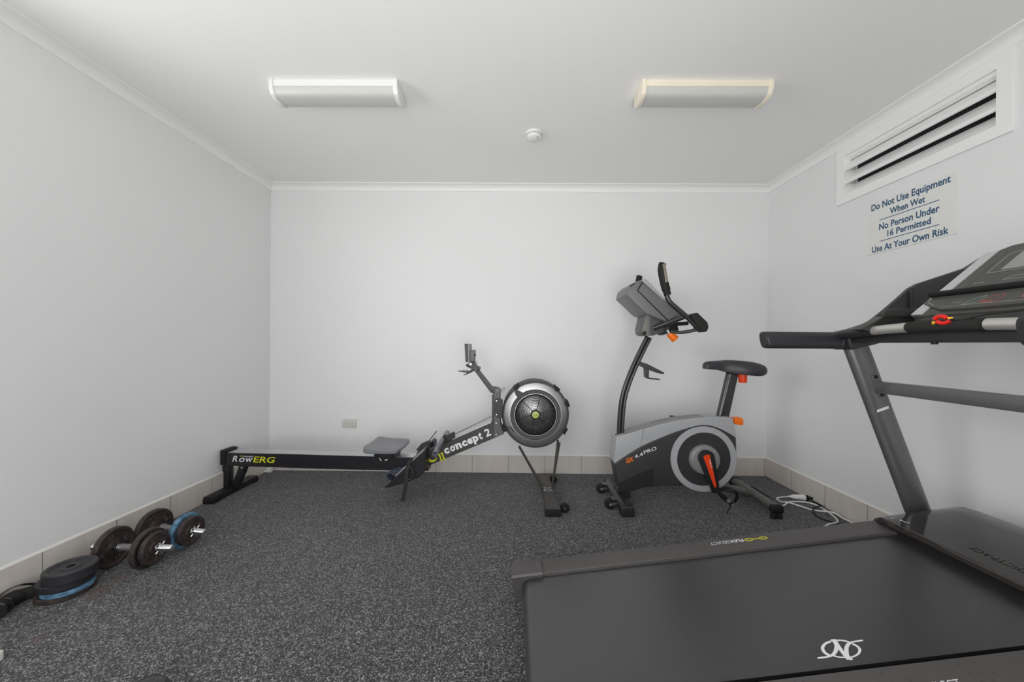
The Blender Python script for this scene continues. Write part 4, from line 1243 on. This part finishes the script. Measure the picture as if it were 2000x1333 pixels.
# foot rails with print, rear end caps, feet
def mirror(v): return -BW - v
for side in (1, -1):
    fv = (lambda v: v) if side > 0 else mirror
    g = G(DECK)
    pr = [(.008, .010), (.0095, .0118), (.095, .012), (.107, .008), (.111, -.004), (.111, -.085), (.10, -.088), (.008, -.06)]
    if side < 0: pr = [(.023, .010), (.0245, .0118)] + pr[2:-1] + [(.023, -.06)]
    g.loft([[(u, fv(v), w) for v, w in pr] for u in (.07, .5, 1.0, 1.63)])
    rail_ = obj('foot_rail', g, M['rail_dots'], mill, smooth=30)
    g = G(DECK)
    ca = [(-.003 if side > 0 else .010, .013), (.002 if side > 0 else .014, .0205), (.098, .0205), (.112, .014), (.1135, -.004), (.1135, -.092), (.012, -.092), (.006, -.02)]
    g.loft([[(u, fv(v), w if k else w * .8) for v, w in ca] for k, u in ((0, -.036), (1, -.030), (1, .086))])
    cap_ = obj('rear_end_cap', g, M['rail_grey'], mill, smooth=30)
    g = G(DECK); g.cyl((.034, fv(.0), -.034), (.034, fv(.006), -.034), .030, n=24); obj('roller_end', g, M['rubber'], cap_)
    fw_ = DECK @ Vector((.05, fv(.06), -.09))
    g = G(); g.cyl((fw_.x, fw_.y - .012, .026), (fw_.x, fw_.y + .012, .026), .026, n=20, bev=.004); g.span((fw_.x - .012, fw_.y - .016, .03), (fw_.x + .012, fw_.y + .016, fw_.z + .01)); obj('rear_foot', g, M['rubber'], cap_)
    # print: maker's line and dumbbell shaped outline emblem
    g = G(DECK)
    if side > 0:
        o, rt, upv = (.929, .0775, .012), (-1, 0, 0), (0, -1, 0)
        put_text(g, 'FLEX', o, rt, upv, width=.057, height=.0185, shear=.2, bold=.03)
        put_text(g, 'SELECT', (.870, .0775, .012), rt, upv, width=.079, height=.0185, shear=.2, bold=.0)
        eo, ex = (1.028, .079, .012), -1
    else:
        o, rt, upv = (.891, -.6045, .012), (1, 0, 0), (0, 1, 0)
        put_text(g, 'FLEX', o, rt, upv, width=.057, height=.0185, shear=.2, bold=.03)
        put_text(g, 'SELECT', (.950, -.6045, .012), rt, upv, width=.079, height=.0185, shear=.2, bold=.0)
        eo = (.790, -.606, .012)
    obj('lettering', g, M['white_print'], rail_)
    g = G(DECK)
    def ring2(cx, rx, ry, w_):
        n = 20
        po = [(cx + rx * math.cos(2 * PI * i / n), .011 + ry * math.sin(2 * PI * i / n)) for i in range(n)]
        pi_ = [(cx + (rx - w_) * math.cos(2 * PI * i / n), .011 + (ry - w_) * math.sin(2 * PI * i / n)) for i in range(n)]
        for i in range(n):
            j = (i + 1) % n
            g.flat((eo, rt, upv), [po[i], po[j], pi_[j], pi_[i]])
    ring2(.018, .017, .0095, .0035); ring2(.078, .017, .0095, .0035)
    g.flat((eo, rt, upv), [(.032, .008), (.064, .010), (.064, .0135), (.032, .0115)])
    obj('emblem', g, M['yellow'], rail_, label='yellow outline emblem on the foot rail')

# motor hood
g = G(DECK)
rings = []
for v, ul, w0, w1, w2 in ((.1165, 1.513, -.008, .004, .004), (.112, 1.509, .003, .016, .017), (.102, 1.505, .008, .022, .024), (.085, 1.499, .020, .036, .037), (.06, 1.492, .032, .045, .046), (.02, 1.487, .037, .051, .050), (-.08, 1.490, .038, .053, .050), (-.255, 1.489, .038, .054, .050)):
    rings.append((v, [(ul + .030, v, -.09), (ul + .022, v, min(-.002, w0 - .01)), (ul, v, w0 - .012), (ul + .001, v, w0), (ul + .008, v, w0 + .011), (1.62, v, w1), (1.76, v, w1 + .001), (1.842, v, w2), (1.866, v, w2 - .010), (1.880, v, w2 - .035), (1.89, v, -.09)]))
full = [r for _, r in rings] + [[(p[0], -BW - p[1], p[2]) for p in r] for _, r in rings[:-1][::-1]]
g.loft(full)
hood = obj('motor_hood', g, M['hood'], mill, smooth=42)
g = G(DECK); put_text(g, 'NORDICTRACK', (1.572, -.397, .0532), (0, 1, 0), (-1, 0, 0.02), width=.213, height=.022, bold=.01, lift=.0008)
obj('raised_lettering', g, M['black_gloss'], hood)
g = G(DECK); put_text(g, 'D4', (1.540, -.016, .0500), (0, 1, -.08), (-1, 0, 0), width=.034, height=.014, lift=.0022); obj('lettering', g, M['white_print'], hood)
g = G(DECK); put_text(g, 'S', (1.530, .032, .0465), (0, 1, -.15), (-1, 0, 0), width=.011, height=.013, lift=.0026)
obj('lettering', g, M['white_print'], hood)

# base frame, uprights, brace
UO = .428                                    # half the distance between the uprights
g = G()
for s in (1, -1):
    y = TC + s * .375
    g.span((.72, y - .03, .02), (1.90, y + .03, .085), .008)
g.span((1.82, TC - .46, .02), (1.90, TC + .46, .085), .008)
obj('base_frame', g, M['rubber'], mill)
UA, UB = [(1.491, 1.078), (1.771, 0.354)]
ud = Vector((UA[0] - UB[0], 0, UA[1] - UB[1])).normalized()
for s in (1, -1):
    y = TC + s * UO
    p_ = Vector((UB[0], y, UB[1]))
    g = G(); g.tube([p_ - ud * .335, p_, p_ + ud * .36, p_ + ud * .82], .0505, 28, up=(ud.z, 0, -ud.x), ry=.028)
    up_ = obj('upright', g, M['steel'], mill, smooth=60)
    e = p_ - ud * .335
    g = G(); g.span((e.x - .07, y - .036, 0), (e.x + .06, y + .036, .09), .01); obj('upright_shoe', g, M['rubber'], up_)
    if s > 0:
        q = [(1.56, 0.803), (1.609, 0.821), (1.611, 0.81), (1.562, 0.792)]
        g = G(); g.prism(q, y - .0292, y - .0275, 'xz'); obj('sticker', g, M['white_print'], up_, label='small white sticker on the upright')
bz = [(1.565, 0.902)][0]
g = G(); g.span((bz[0] - .012, TC - UO + .02, bz[1] - .0255), (bz[0] + .020, TC + UO - .024, bz[1] + .0255), .005, 2); brc = obj('cross_brace', g, M['steel'], mill)
pp = [(1.536, 0.945), (1.542, 0.955), (1.558, 0.957), (1.567, 0.946), (1.573, 0.928), (1.592, 0.879), (1.592, 0.862), (1.574, 0.857), (1.561, 0.872)]
g = G(); g.prism(pp, TC + UO - .031, TC + UO - .0265, 'xz', .001, 1); mp_ = obj('brace_plate', g, M['steel'], brc)
for x, z in [(1.552, 0.946), (1.58, 0.87)]:
    g = G(); g.cyl((x, TC + UO - .030, z), (x, TC + UO - .0345, z), .0080, n=16, bev=.0015); obj('bolt', g, M['rubber'], mp_)

# handrails: flat padded arms to the rear, joined to the console by shaped housings
for s in (1, -1):
    y = TC + s * UO
    zc, hh_, ww_ = (1.1025 if s > 0 else 1.112), .037, .030
    xa_ = 1.088 if s > 0 else 1.096
    def sect(x, sc, skew=.0):
        out = []
        for k in range(20):
            a_ = 2 * PI * k / 20
            ca, sa = math.cos(a_), math.sin(a_)
            py = ww_ * sc * math.copysign(abs(ca) ** .6, ca)
            pz = hh_ * sc * math.copysign(abs(sa) ** .6, sa)
            out.append((x - skew * pz, y + py, zc + pz))
        return out
    g = G(); g.loft([sect(xa_, .80, .18), sect(xa_ + .002, .94, .18), sect(xa_ + .009, 1.0, .18), sect(1.24, 1.0), sect(1.42, 1.0)])
    arm_h = obj('handrail', g, M['arm_black'], mill, smooth=50)
    g = G(); g.loft([sect(xa_ - .0025, .70, .18), sect(xa_ + .0005, .78, .18)]); obj('rail_end_cap', g, M['black_plastic'], arm_h)
    g = G(); g.loft([sect(1.412, 1.03, -.15), sect(1.414, 1.07, -.15), sect(1.422, 1.07, -.15), sect(1.424, 1.03, -.15)]); obj('rail_collar', g, M['arm_black'], arm_h, smooth=50)
    jp = [(1.408, 1.141), (1.466, 1.154), (1.533, 1.175), (1.582, 1.198), (1.688, 1.226), (1.755, 1.226), (1.778, 1.163), (1.689, 1.136), (1.634, 1.117), (1.545, 1.087), (1.436, 1.061)]
    y0_, y1_ = sorted((TC + s * (UO - .045), TC + s * (UO + .034)))
    g = G(); g.prism(jp, y0_, y1_, 'xz', .012, 3); jh = obj('joint_housing', g, M['arm_black'], mill, smooth=40)
    # accessory tray: an outer wall, a low inner wall, a floor and a divider between housing and console
    rim = [(1.426, 1.137), (1.483, 1.158), (1.536, 1.194), (1.582, 1.231), (1.623, 1.267), (1.65, 1.291), (1.695, 1.333), (1.728, 1.351), (1.934, 1.421), (2.043, 1.491), (2.083, 1.476), (1.932, 1.253), (1.757, 1.14), (1.625, 1.117)]
    ya, yb = sorted((TC + s * (UO - .034), TC + s * (UO - .012)))
    g = G(); g.prism(rim, ya, yb, 'xz', .005, 2)
    tr = obj('accessory_tray', g, M['tray_black'], mill, smooth=40)
    inn_ = [(1.418, 1.208), (1.428, 1.223), (1.542, 1.226), (1.566, 1.225), (1.574, 1.193), (1.418, 1.194)]
    ya, yb = sorted((TC + s * .224, TC + s * .240))
    g = G(); g.prism(inn_, ya, yb, 'xz', .004, 2); obj('tray_lip', g, M['tray_black'], tr, smooth=40)
    ya, yb = sorted((TC + s * .242, TC + s * .285))
    g = G(); g.prism([(1.34, 1.144), (1.396, 1.173), (1.433, 1.196), (1.586, 1.198), (1.606, 1.144), (1.396, 1.132)], ya, yb, 'xz', .003, 1); obj('tray_floor', g, M['tray_black'], tr)
    dv = [(1.683, 1.33), (1.703, 1.339), (1.704, 1.216), (1.685, 1.216)]
    ya, yb = sorted((TC + s * (UO - .048), TC + s * (UO - .030)))
    g = G(); g.prism(dv, ya, yb, 'xz', .005, 2); obj('tray_divider', g, M['arm_black'], tr, smooth=40)

# pulse bar across, with foam and two metal grips
def bar(y):
    k = abs(y - TC) / .33
    return Vector((1.392 + .012 * k ** 2, y, 1.1475 - .014 * k ** 2))
def bar_span(a_, b_, r_, name, m, parent, lab=None):
    P = [bar(a_ + (b_ - a_) * k / 10) for k in range(11)]
    g = G(); g.tube(P, r_, 18, up=(0, 0, 1))
    return obj(name, g, m, parent, smooth=60, label=lab)
pbar = bar_span(TC - .40, TC + .40, .0165, 'pulse_bar', M['arm_black'], mill)
bar_span(TC - .108, TC + .108, .0195, 'foam_grip', M['foam'], pbar)
for s in (1, -1):
    bar_span(*sorted((TC + s * .112, TC + s * .245)), .0178, 'pulse_grip', M['grip_metal'], pbar, 'satin metal pulse grip')
    bar_span(*sorted((TC + s * .245, TC + s * .40)), .020, 'grip_sleeve', M['arm_black'], pbar)
g = G(); g.span((1.43, TC - .40, 1.092), (1.47, TC + .40, 1.142), .006, 2); sup = obj('console_support', g, M['arm_black'], mill)
g = G(); g.cyl((1.428, TC + .06, 1.098), (1.428, TC + .06, 1.086), .009); obj('screw', g, M['rubber'], sup)

# console: tilted panel facing the runner; frame s up the slope, y across, n towards the runner
CD, CNn = Vector((.7635, 0, .6458)), Vector((-.6458, 0, .7635))
CON = Matrix(((CD.x, 0, CNn.x, 1.507), (0, 1, 0, TC), (CD.z, 0, CNn.z, 1.200), (0, 0, 0, 1)))
g = G(CON)
g.prism([(-.012, -.200), (-.012, .200), (.0, .210), (.345, .210), (.368, .196), (.372, .178), (.392, .150), (.396, 0), (.392, -.150), (.372, -.178), (.368, -.196), (.345, -.210), (0, -.210)], -.065, 0, 'xy', .005, 2)
cons = obj('console', g, M['console'], mill, smooth=40)
g = G(CON); g.prism([(-.05, -.165), (-.05, .165), (-.012, .200), (.06, .200), (.06, -.200), (-.012, -.200)], -.090, -.006, 'xy', .006, 2); obj('console_base', g, M['tray_black'], cons, smooth=40)
for s in (1, -1):
    g = G(CON); ya, yb = sorted((s * .171, s * .2105)); g.prism([(-.004, ya), (-.004, yb), (.350, yb), (.366, yb - .012 if s > 0 else yb), (.366, ya if s > 0 else ya + .012), (.366, ya)], -.03, .004, 'xy', .002, 1)
    obj('side_trim', g, M['silver_strip'], cons, label='satin silver trim strip beside the panel')
g = G(CON); g.prism([(.108, -.168), (.108, .168), (.352, .168), (.378, .146), (.384, .05), (.384, -.05), (.378, -.146), (.352, -.168)], -.004, .0035, 'xy', .002, 1)
pan = obj('upper_panel', g, M['console'], cons, smooth=40)
P = [Vector((.099, y_, .014)) for y_ in (-.205, -.1, 0, .1, .205)]
g = G(CON); g.tube(P, .0125, 12, up=(0, 0, 1), ry=.0095); obj('book_ledge', g, M['rubber'], cons, smooth=60)
g = G(CON); g.prism([(.088, -.192), (.054, -.203), (.004, -.112), (.001, 0), (.004, .112), (.054, .203), (.088, .192)], -.01, .011, 'xy', .004, 2)
kp = obj('key_panel', g, M['console'], cons, smooth=40)
def outline(g, pts, w_, z_):
    k = len(pts)
    for i in range(k):
        a_, b_ = Vector(pts[i]), Vector(pts[(i + 1) % k])
        d_ = (b_ - a_).normalized(); n_ = Vector((-d_.y, d_.x)) * (w_ / 2)
        q = [a_ - n_ - d_ * w_ / 2, b_ - n_ + d_ * w_ / 2, b_ + n_ + d_ * w_ / 2, a_ + n_ - d_ * w_ / 2]
        g.flat(((0, 0, z_), (1, 0, 0), (0, 1, 0)), [(v.x, v.y) for v in q])
g = G(CON); outline(g, [(.214, -.114), (.316, -.114), (.331, -.100), (.331, .100), (.316, .114), (.214, .114)], .003, .0035); dsp = obj('display_frame', g, M['grey_print'], pan)
g = G(CON); g.prism([(.224, -.082), (.322, -.082), (.322, .082), (.224, .082)], .002, .0043, 'xy'); obj('screen', g, M['lens_grey'], pan, label='grey unlit screen')
for s in (1, -1):
    g = G(CON)
    outline(g, [(.135, s * .135), (.352, s * .135), (.352, s * .1362), (.135, s * .1362)], .0016, .0035)
    for k in range(22):
        s_ = .142 + k * .0096
        yy = s * .149
        g.flat(((0, 0, .0035), (1, 0, 0), (0, 1, 0)), [(s_, yy - .016), (s_ + .0022, yy - .016), (s_ + .0022, yy + .014), (s_, yy + .014)])
        g.flat(((0, 0, .0035), (1, 0, 0), (0, 1, 0)), [(s_ + .004, yy - .008), (s_ + .006, yy - .008), (s_ + .006, yy + .004), (s_ + .004, yy + .004)])
    obj('workout_keys', g, M['faint_print'], pan)
g = G(CON)
for s in (1,):
    g.flat(((0, 0, .0035), (1, 0, 0), (0, 1, 0)), [(.155, .085), (.159, .085), (.159, .115), (.155, .115)])
outline(g, [(.158, .035), (.158, -.09), (.175, -.09), (.175, .02)], .0025, .0035)
obj('panel_print', g, M['grey_print'], pan)
g = G(CON); outline(g, [(.020, -.155), (.020, .118), (.0202, .118), (.0202, -.155)], .002, .011); outline(g, [(.055, .186), (.030, .150), (.031, .149), (.056, .185)], .002, .011)
g.flat(((0, 0, .011), (1, 0, 0), (0, 1, 0)), [(.036, .07), (.038, .07), (.038, .098), (.036, .098)])
obj('key_print', g, M['grey_print'], kp)
g = G(CON); outline(g, [(.022, .060), (.048, .042), (.064, .015), (.052, .012), (.028, .024)], .0024, .011); obj('start_key', g, M['green_print'], kp, label='green outlined key')
g = G(CON); outline(g, [(.024, .012), (.050, .006), (.064, -.030), (.050, -.036), (.026, -.028)], .0024, .011); g.flat(((0, 0, .011), (1, 0, 0), (0, 1, 0)), [(.024, -.020), (.031, -.020), (.033, .010), (.025, .010)]); obj('stop_key', g, M['red_print'], kp, label='red outlined key')
g = G(CON); outline(g, [(.036, -.085), (.052, -.085), (.052, -.10), (.036, -.10)], .002, .011); obj('speed_key', g, mat('amber_print', (176, 120, 84), .5), kp)

# ------------------------------------------------------------------ safety clip on the treadmill's pulse bar
c = bar(1.222) + Vector((-.006, 0, .017))
t = thing('safety_clip', 'small red safety clip with a black cord, hung over the treadmill grip bar', 'clip', c)
g = G()
for s in (1, -1):
    P = [c + Vector((-.012, s * .004 + .018 * math.cos(a_), .0 + .013 * math.sin(a_) * (1 if s > 0 else .8))) for a_ in [PI * (.10 + .8 * k / 8) * s for k in range(9)]]
    g.tube(P, .0062, 10)
obj('clip_jaws', g, M['red'], t, smooth=60)
g = G(); g.cyl(c + Vector((-.016, .020, -.006)), c + Vector((-.012, .026, -.012)), .005, .003); g.cyl(c + Vector((-.014, -.020, .004)), c + Vector((-.012, -.030, .006)), .004, .002); obj('jaw_tips', g, M['amber'], t)
e = [c + Vector((-.010, -.016, -.002)), c + Vector((-.004, -.05, -.002)), c + Vector((.004, -.10, .010)), c + Vector((.02, -.16, .016)), c + Vector((.050, -.20, .03))]
g = G(); g.tube(catmull(e, 5), .0022, 8); obj('tether_cord', g, M['rubber'], t)

# ------------------------------------------------------------------ iron dumbbells on the carpet
def plate(r, th, c, ax, m, parent, name='weight_plate', lab=None):
    """iron disc with raised rim, sunk web and hub, centred at c"""
    h = th / 2
    prof = [(.0135, -h * .9), (.030, -h * .9), (.033, -h * .35), (r - .020, -h * .35), (r - .015, -h * .95), (r - .004, -h), (r, -h * .7), (r, h * .7), (r - .004, h), (r - .015, h * .95), (r - .020, h * .35), (.033, h * .35), (.030, h * .9), (.0135, h * .9)]
    g = G(); g.lathe(prof, c, ax, 56, closed=True)
    return obj(name, g, m, parent, smooth=38, label=lab)
def embossed(pl, c, ax, r, n_):
    d_ = Vector(ax).normalized()
    u_ = (Vector((0, 0, 1)) - d_ * d_.z).normalized(); w_ = d_.cross(u_)
    g = G()
    for k in range(n_):
        a_ = 2 * PI * k / n_ + .35
        p = Vector(c) + u_ * (r * math.cos(a_)) + w_ * (r * math.sin(a_))
        rot = Matrix((w_, u_, d_)).transposed()
        for q in (-.010, .004):
            g.box(p + d_ * .0 + (w_ * math.cos(a_) - u_ * math.sin(a_)) * q, (.006, .014, .013), rot @ Matrix.Rotation(a_, 3, 'Z').inverted(), .0015, 1)
    obj('raised_mark', g, M['raised_iron'], pl)
def dumbbell(label, p0, p1, left, right, cols):
    A_, B_ = Vector(p0), Vector(p1)
    d_ = (B_ - A_).normalized()
    L_ = (B_ - A_).length
    t = thing('dumbbell', label, 'dumbbell', ((A_ + B_) / 2).to_2d().to_3d(), 'dumbbells by the left wall')
    g = G(); g.cyl(A_, B_, .0125, n=24, bev=.002)
    for e_, s in ((A_, 1), (B_, -1)):
        for k in range(14):
            g.torus(e_ + d_ * s * (.006 + .006 * k), d_, .0125, .0016, 20, 5)
    hb = obj('bar', g, M['chrome'], t, smooth=40)
    g = G(); g.cyl(A_ + d_ * (L_ * .36), A_ + d_ * (L_ * .64), .0150, n=24); obj('grip', g, mat('knurled_grip', (150, 146, 146), .45, metal=.6, bump=.5, bscale=900), hb)
    for s_ in (.335, .655):
        g = G(); g.cyl(A_ + d_ * (L_ * s_ - .004), A_ + d_ * (L_ * s_ + .006), .021, n=24, bev=.002); obj('inner_collar', g, M['chrome'], hb)
    for (pos, r, th, key, lab) in left + right:
        c_ = A_ + d_ * pos
        pl = plate(r, th, c_, d_, M[key], t, lab=lab)
        embossed(pl, c_, d_, r * .62, 4)
    for pos in cols:
        c_ = A_ + d_ * pos
        g = G(); g.cyl(c_ - d_ * .008, c_ + d_ * .008, .017, n=20, bev=.002)
        u_ = Vector((0, 0, 1)); w_ = d_.cross(u_)
        for k in range(6):
            a_ = PI / 3 * k + .2
            v_ = u_ * math.cos(a_) + w_ * math.sin(a_)
            g.cyl(c_ + v_ * .010, c_ + v_ * .030, .0062, .0050, 10)
        obj('star_collar', g, M['chrome'], t, smooth=40)
    return t
dumbbell('rusty dumbbell with bright chrome bar next to the stack of loose plates', (-2.012, 1.756, .0925), (-1.636, 1.765, .0875),
         [(.098, .0920, .026, 'rust', None)], [(.262, .0885, .026, 'rust_dark', None), (.291, .0735, .024, 'rust', None)], [.074, .317])
dumbbell('rusty dumbbell with a worn blue plate, nearest to the rowing machine', (-1.992, 1.968, .0925), (-1.612, 1.922, .084),
         [(.080, .0905, .026, 'rust', None)], [(.270, .0855, .026, 'blue_paint', 'worn blue painted plate'), (.298, .0720, .024, 'rust', None)], [.056, .324])

# ------------------------------------------------------------------ stack of loose plates
def loose(label, c, r, th, m, web=.35):
    h = th / 2
    prof = [(.014, -h * .9), (.030, -h * .9), (.034, -h * web), (r - .022, -h * web), (r - .017, -h + .001), (r - .004, -h), (r, -h + .004), (r, h - .004), (r - .004, h), (r - .017, h - .001), (r - .022, h * web), (.034, h * web), (.030, h - .002), (.014, h - .002)]
    g = G(); g.lathe(prof, (c[0], c[1], c[2] + h), (0, 0, 1), 64, closed=True)
    return tag(obj('weight_plate', g, m, smooth=38), label, 'weight plate', 'loose weight plates stacked by the left wall')
loose('brown rusted weight plate on the carpet, lowest of the stack', (-1.9135, 1.571, 0), .0875, .022, M['rust'])
loose('weight plate with a worn blue edge, second from the bottom of the stack', (-1.896, 1.566, .022), .079, .020, M['blue_paint'])
loose('wide black weight plate just under the top one of the stack', (-1.9115, 1.570, .042), .0850, .030, M['rubber_plate'])
loose('thick black weight plate with a ringed face on top of the stack', (-1.8895, 1.569, .072), .0815, .045, M['rubber_plate'], .72)

# ------------------------------------------------------------------ small things on the carpet
t = thing('padded_strap', 'black padded strap lying by the skirting left of the stacked plates', 'strap', (-2.02, 1.47, 0))
g = G(); g.tube(catmull([(-1.985, 1.36, .030), (-2.010, 1.43, .030), (-2.028, 1.49, .028), (-2.022, 1.535, .020), (-1.998, 1.565, .012)], 5), [.026] * 6 + [.028] * 6 + [.024] * 5 + [.014] * 4, 16)
obj('pad', g, M['foam'], t, smooth=60)
g = G(); g.tube([(-1.988, 1.408, .0300), (-1.992, 1.418, .0301)], .0295, 18); g.tube([(-2.006, 1.440, .031), (-2.009, 1.447, .031)], .0300, 18); obj('band', g, M['black_gloss'], t, smooth=60)
g = G(); Pp = catmull([(-2.020, 1.41, .045), (-2.042, 1.455, .062), (-2.050, 1.50, .064), (-2.040, 1.54, .050), (-2.01, 1.575, .020)], 5)
g.loft([[(p.x, p.y, p.z - .002), (p.x + .016, p.y + .004, p.z + .004), (p.x + .016, p.y + .004, p.z + .007), (p.x, p.y, p.z + .002)] for p in Pp]); obj('webbing', g, M['black_gloss'], t, smooth=60)

# white lead with its socket, black plug and cord
t = thing('extension_lead', 'white extension lead looped on the carpet behind the treadmill', 'cable', (1.93, 2.45, 0))
A_ = [(1.724, 2.497), (1.791, 2.517), (1.855, 2.555), (1.92, 2.588), (1.98, 2.583), (2.019, 2.553), (2.028, 2.494), (2.014, 2.409), (1.998, 2.351), (1.984, 2.32), (1.956, 2.289), (1.927, 2.277), (1.89, 2.266), (1.844, 2.238)]
g = G(); g.tube(catmull([(x, y, .006 + .008 * (k == 2)) for k, (x, y) in enumerate(A_)], 4), .0052, 8); obj('cable', g, M['white_plastic'], t, smooth=60)
B_ = [(1.971, 2.664), (1.937, 2.668), (1.896, 2.664), (1.847, 2.647), (1.828, 2.629), (1.821, 2.603), (1.833, 2.575), (1.85, 2.548), (1.889, 2.49), (1.944, 2.457), (1.998, 2.414), (2.03, 2.394), (2.042, 2.352), (2.046, 2.297), (2.038, 2.263)]
g = G(); g.tube(catmull([(x, y, .006 + .010 * (k in (7, 8, 10, 11))) for k, (x, y) in enumerate(B_)], 4), .0052, 8); obj('cable', g, M['white_plastic'], t, smooth=60)
s0_, s1_ = [(1.945, 2.636), (2.017, 2.625)]
a_, b_ = Vector((s0_[0], s0_[1], .020)), Vector((s1_[0], s1_[1], .020))
d_ = (b_ - a_).normalized()
g = G(); g.tube([a_ - d_ * .03, a_ - d_ * .01, a_, a_ + d_ * .045, b_ - d_ * .012, b_ - d_ * .0119, b_], [.006, .009, .016, .0185, .0185, .0205, .0205], 20); obj('socket_end', g, M['white_plastic'], t, smooth=40)
t = thing('appliance_lead', 'black plug and cord joined to the white socket by the right skirting', 'cable', (b_.x, b_.y, 0))
g = G(); g.tube([b_ + d_ * .0005, b_ + d_ * .022, b_ + d_ * .03, b_ + d_ * .05], [.018, .016, .010, .006], 18); obj('plug', g, M['rubber'], t, smooth=40)
q = b_ + d_ * .05
C_ = [(2.077, 2.614), (2.079, 2.576), (2.062, 2.533), (2.035, 2.502), (1.988, 2.481), (1.936, 2.446), (1.904, 2.398), (1.904, 2.34), (1.918, 2.305), (1.939, 2.286), (1.95, 2.267)]
g = G(); g.tube(catmull([(q.x, q.y, .02)] + [(min(x, 2.058), y, .006 + (.012 if k in (3, 4, 5) else 0)) for k, (x, y) in enumerate(C_)], 4), .0042, 8); obj('cord', g, M['rubber'], t, smooth=60)

# odds and ends at the edges
x, y = [(-2.055, 3.077)][0]
t = thing('plastic_adapter', 'small white plastic piece on the carpet in the back left corner', 'plastic piece', (x + .012, min(y, 3.07), 0))
y = min(y, 3.07)
g = G(); g.span((x - .004, y - .02, 0), (x + .034, y + .02, .034), .004, 2); obj('body', g, M['white_plastic'], t)
g = G(); g.tube([(x - .002, y - .006, .010), (x - .024, y - .028, .007)], .0075, 10); obj('lead_end', g, M['white_plastic'], t)
x, y = [(-1.724, 1.219)][0]
g = G(); g.span((x - .042, y - .012, 0), (x + .0135, y + .016, .036), .007, 3)
tag(obj('plastic_block', g, M['off_white'], smooth=40), 'small white rounded plastic block on the carpet at the left edge', 'plastic block')
t = thing('hand_weight', 'dark glossy rounded hand weight cut off by the bottom edge of the photo', 'hand weight', (-1.07, 1.05, 0))
g = G(); g.lathe([(0, 0), (.040, 0), (.052, .010), (.055, .045), (.050, .078), (.036, .096), (.015, .102), (0, .102)], (-1.048, 1.050, 0), (0, 0, 1), 40); obj('head', g, M['black_gloss'], t, smooth=60)
g = G(); g.tube(catmull([(-1.07, 1.05, .066), (-1.09, 1.05, .070), (-1.115, 1.045, .066), (-1.135, 1.04, .058)], 4), [.028] * 5 + [.024] * 8, 16); obj('handle', g, M['dark_grey'], t, smooth=60)
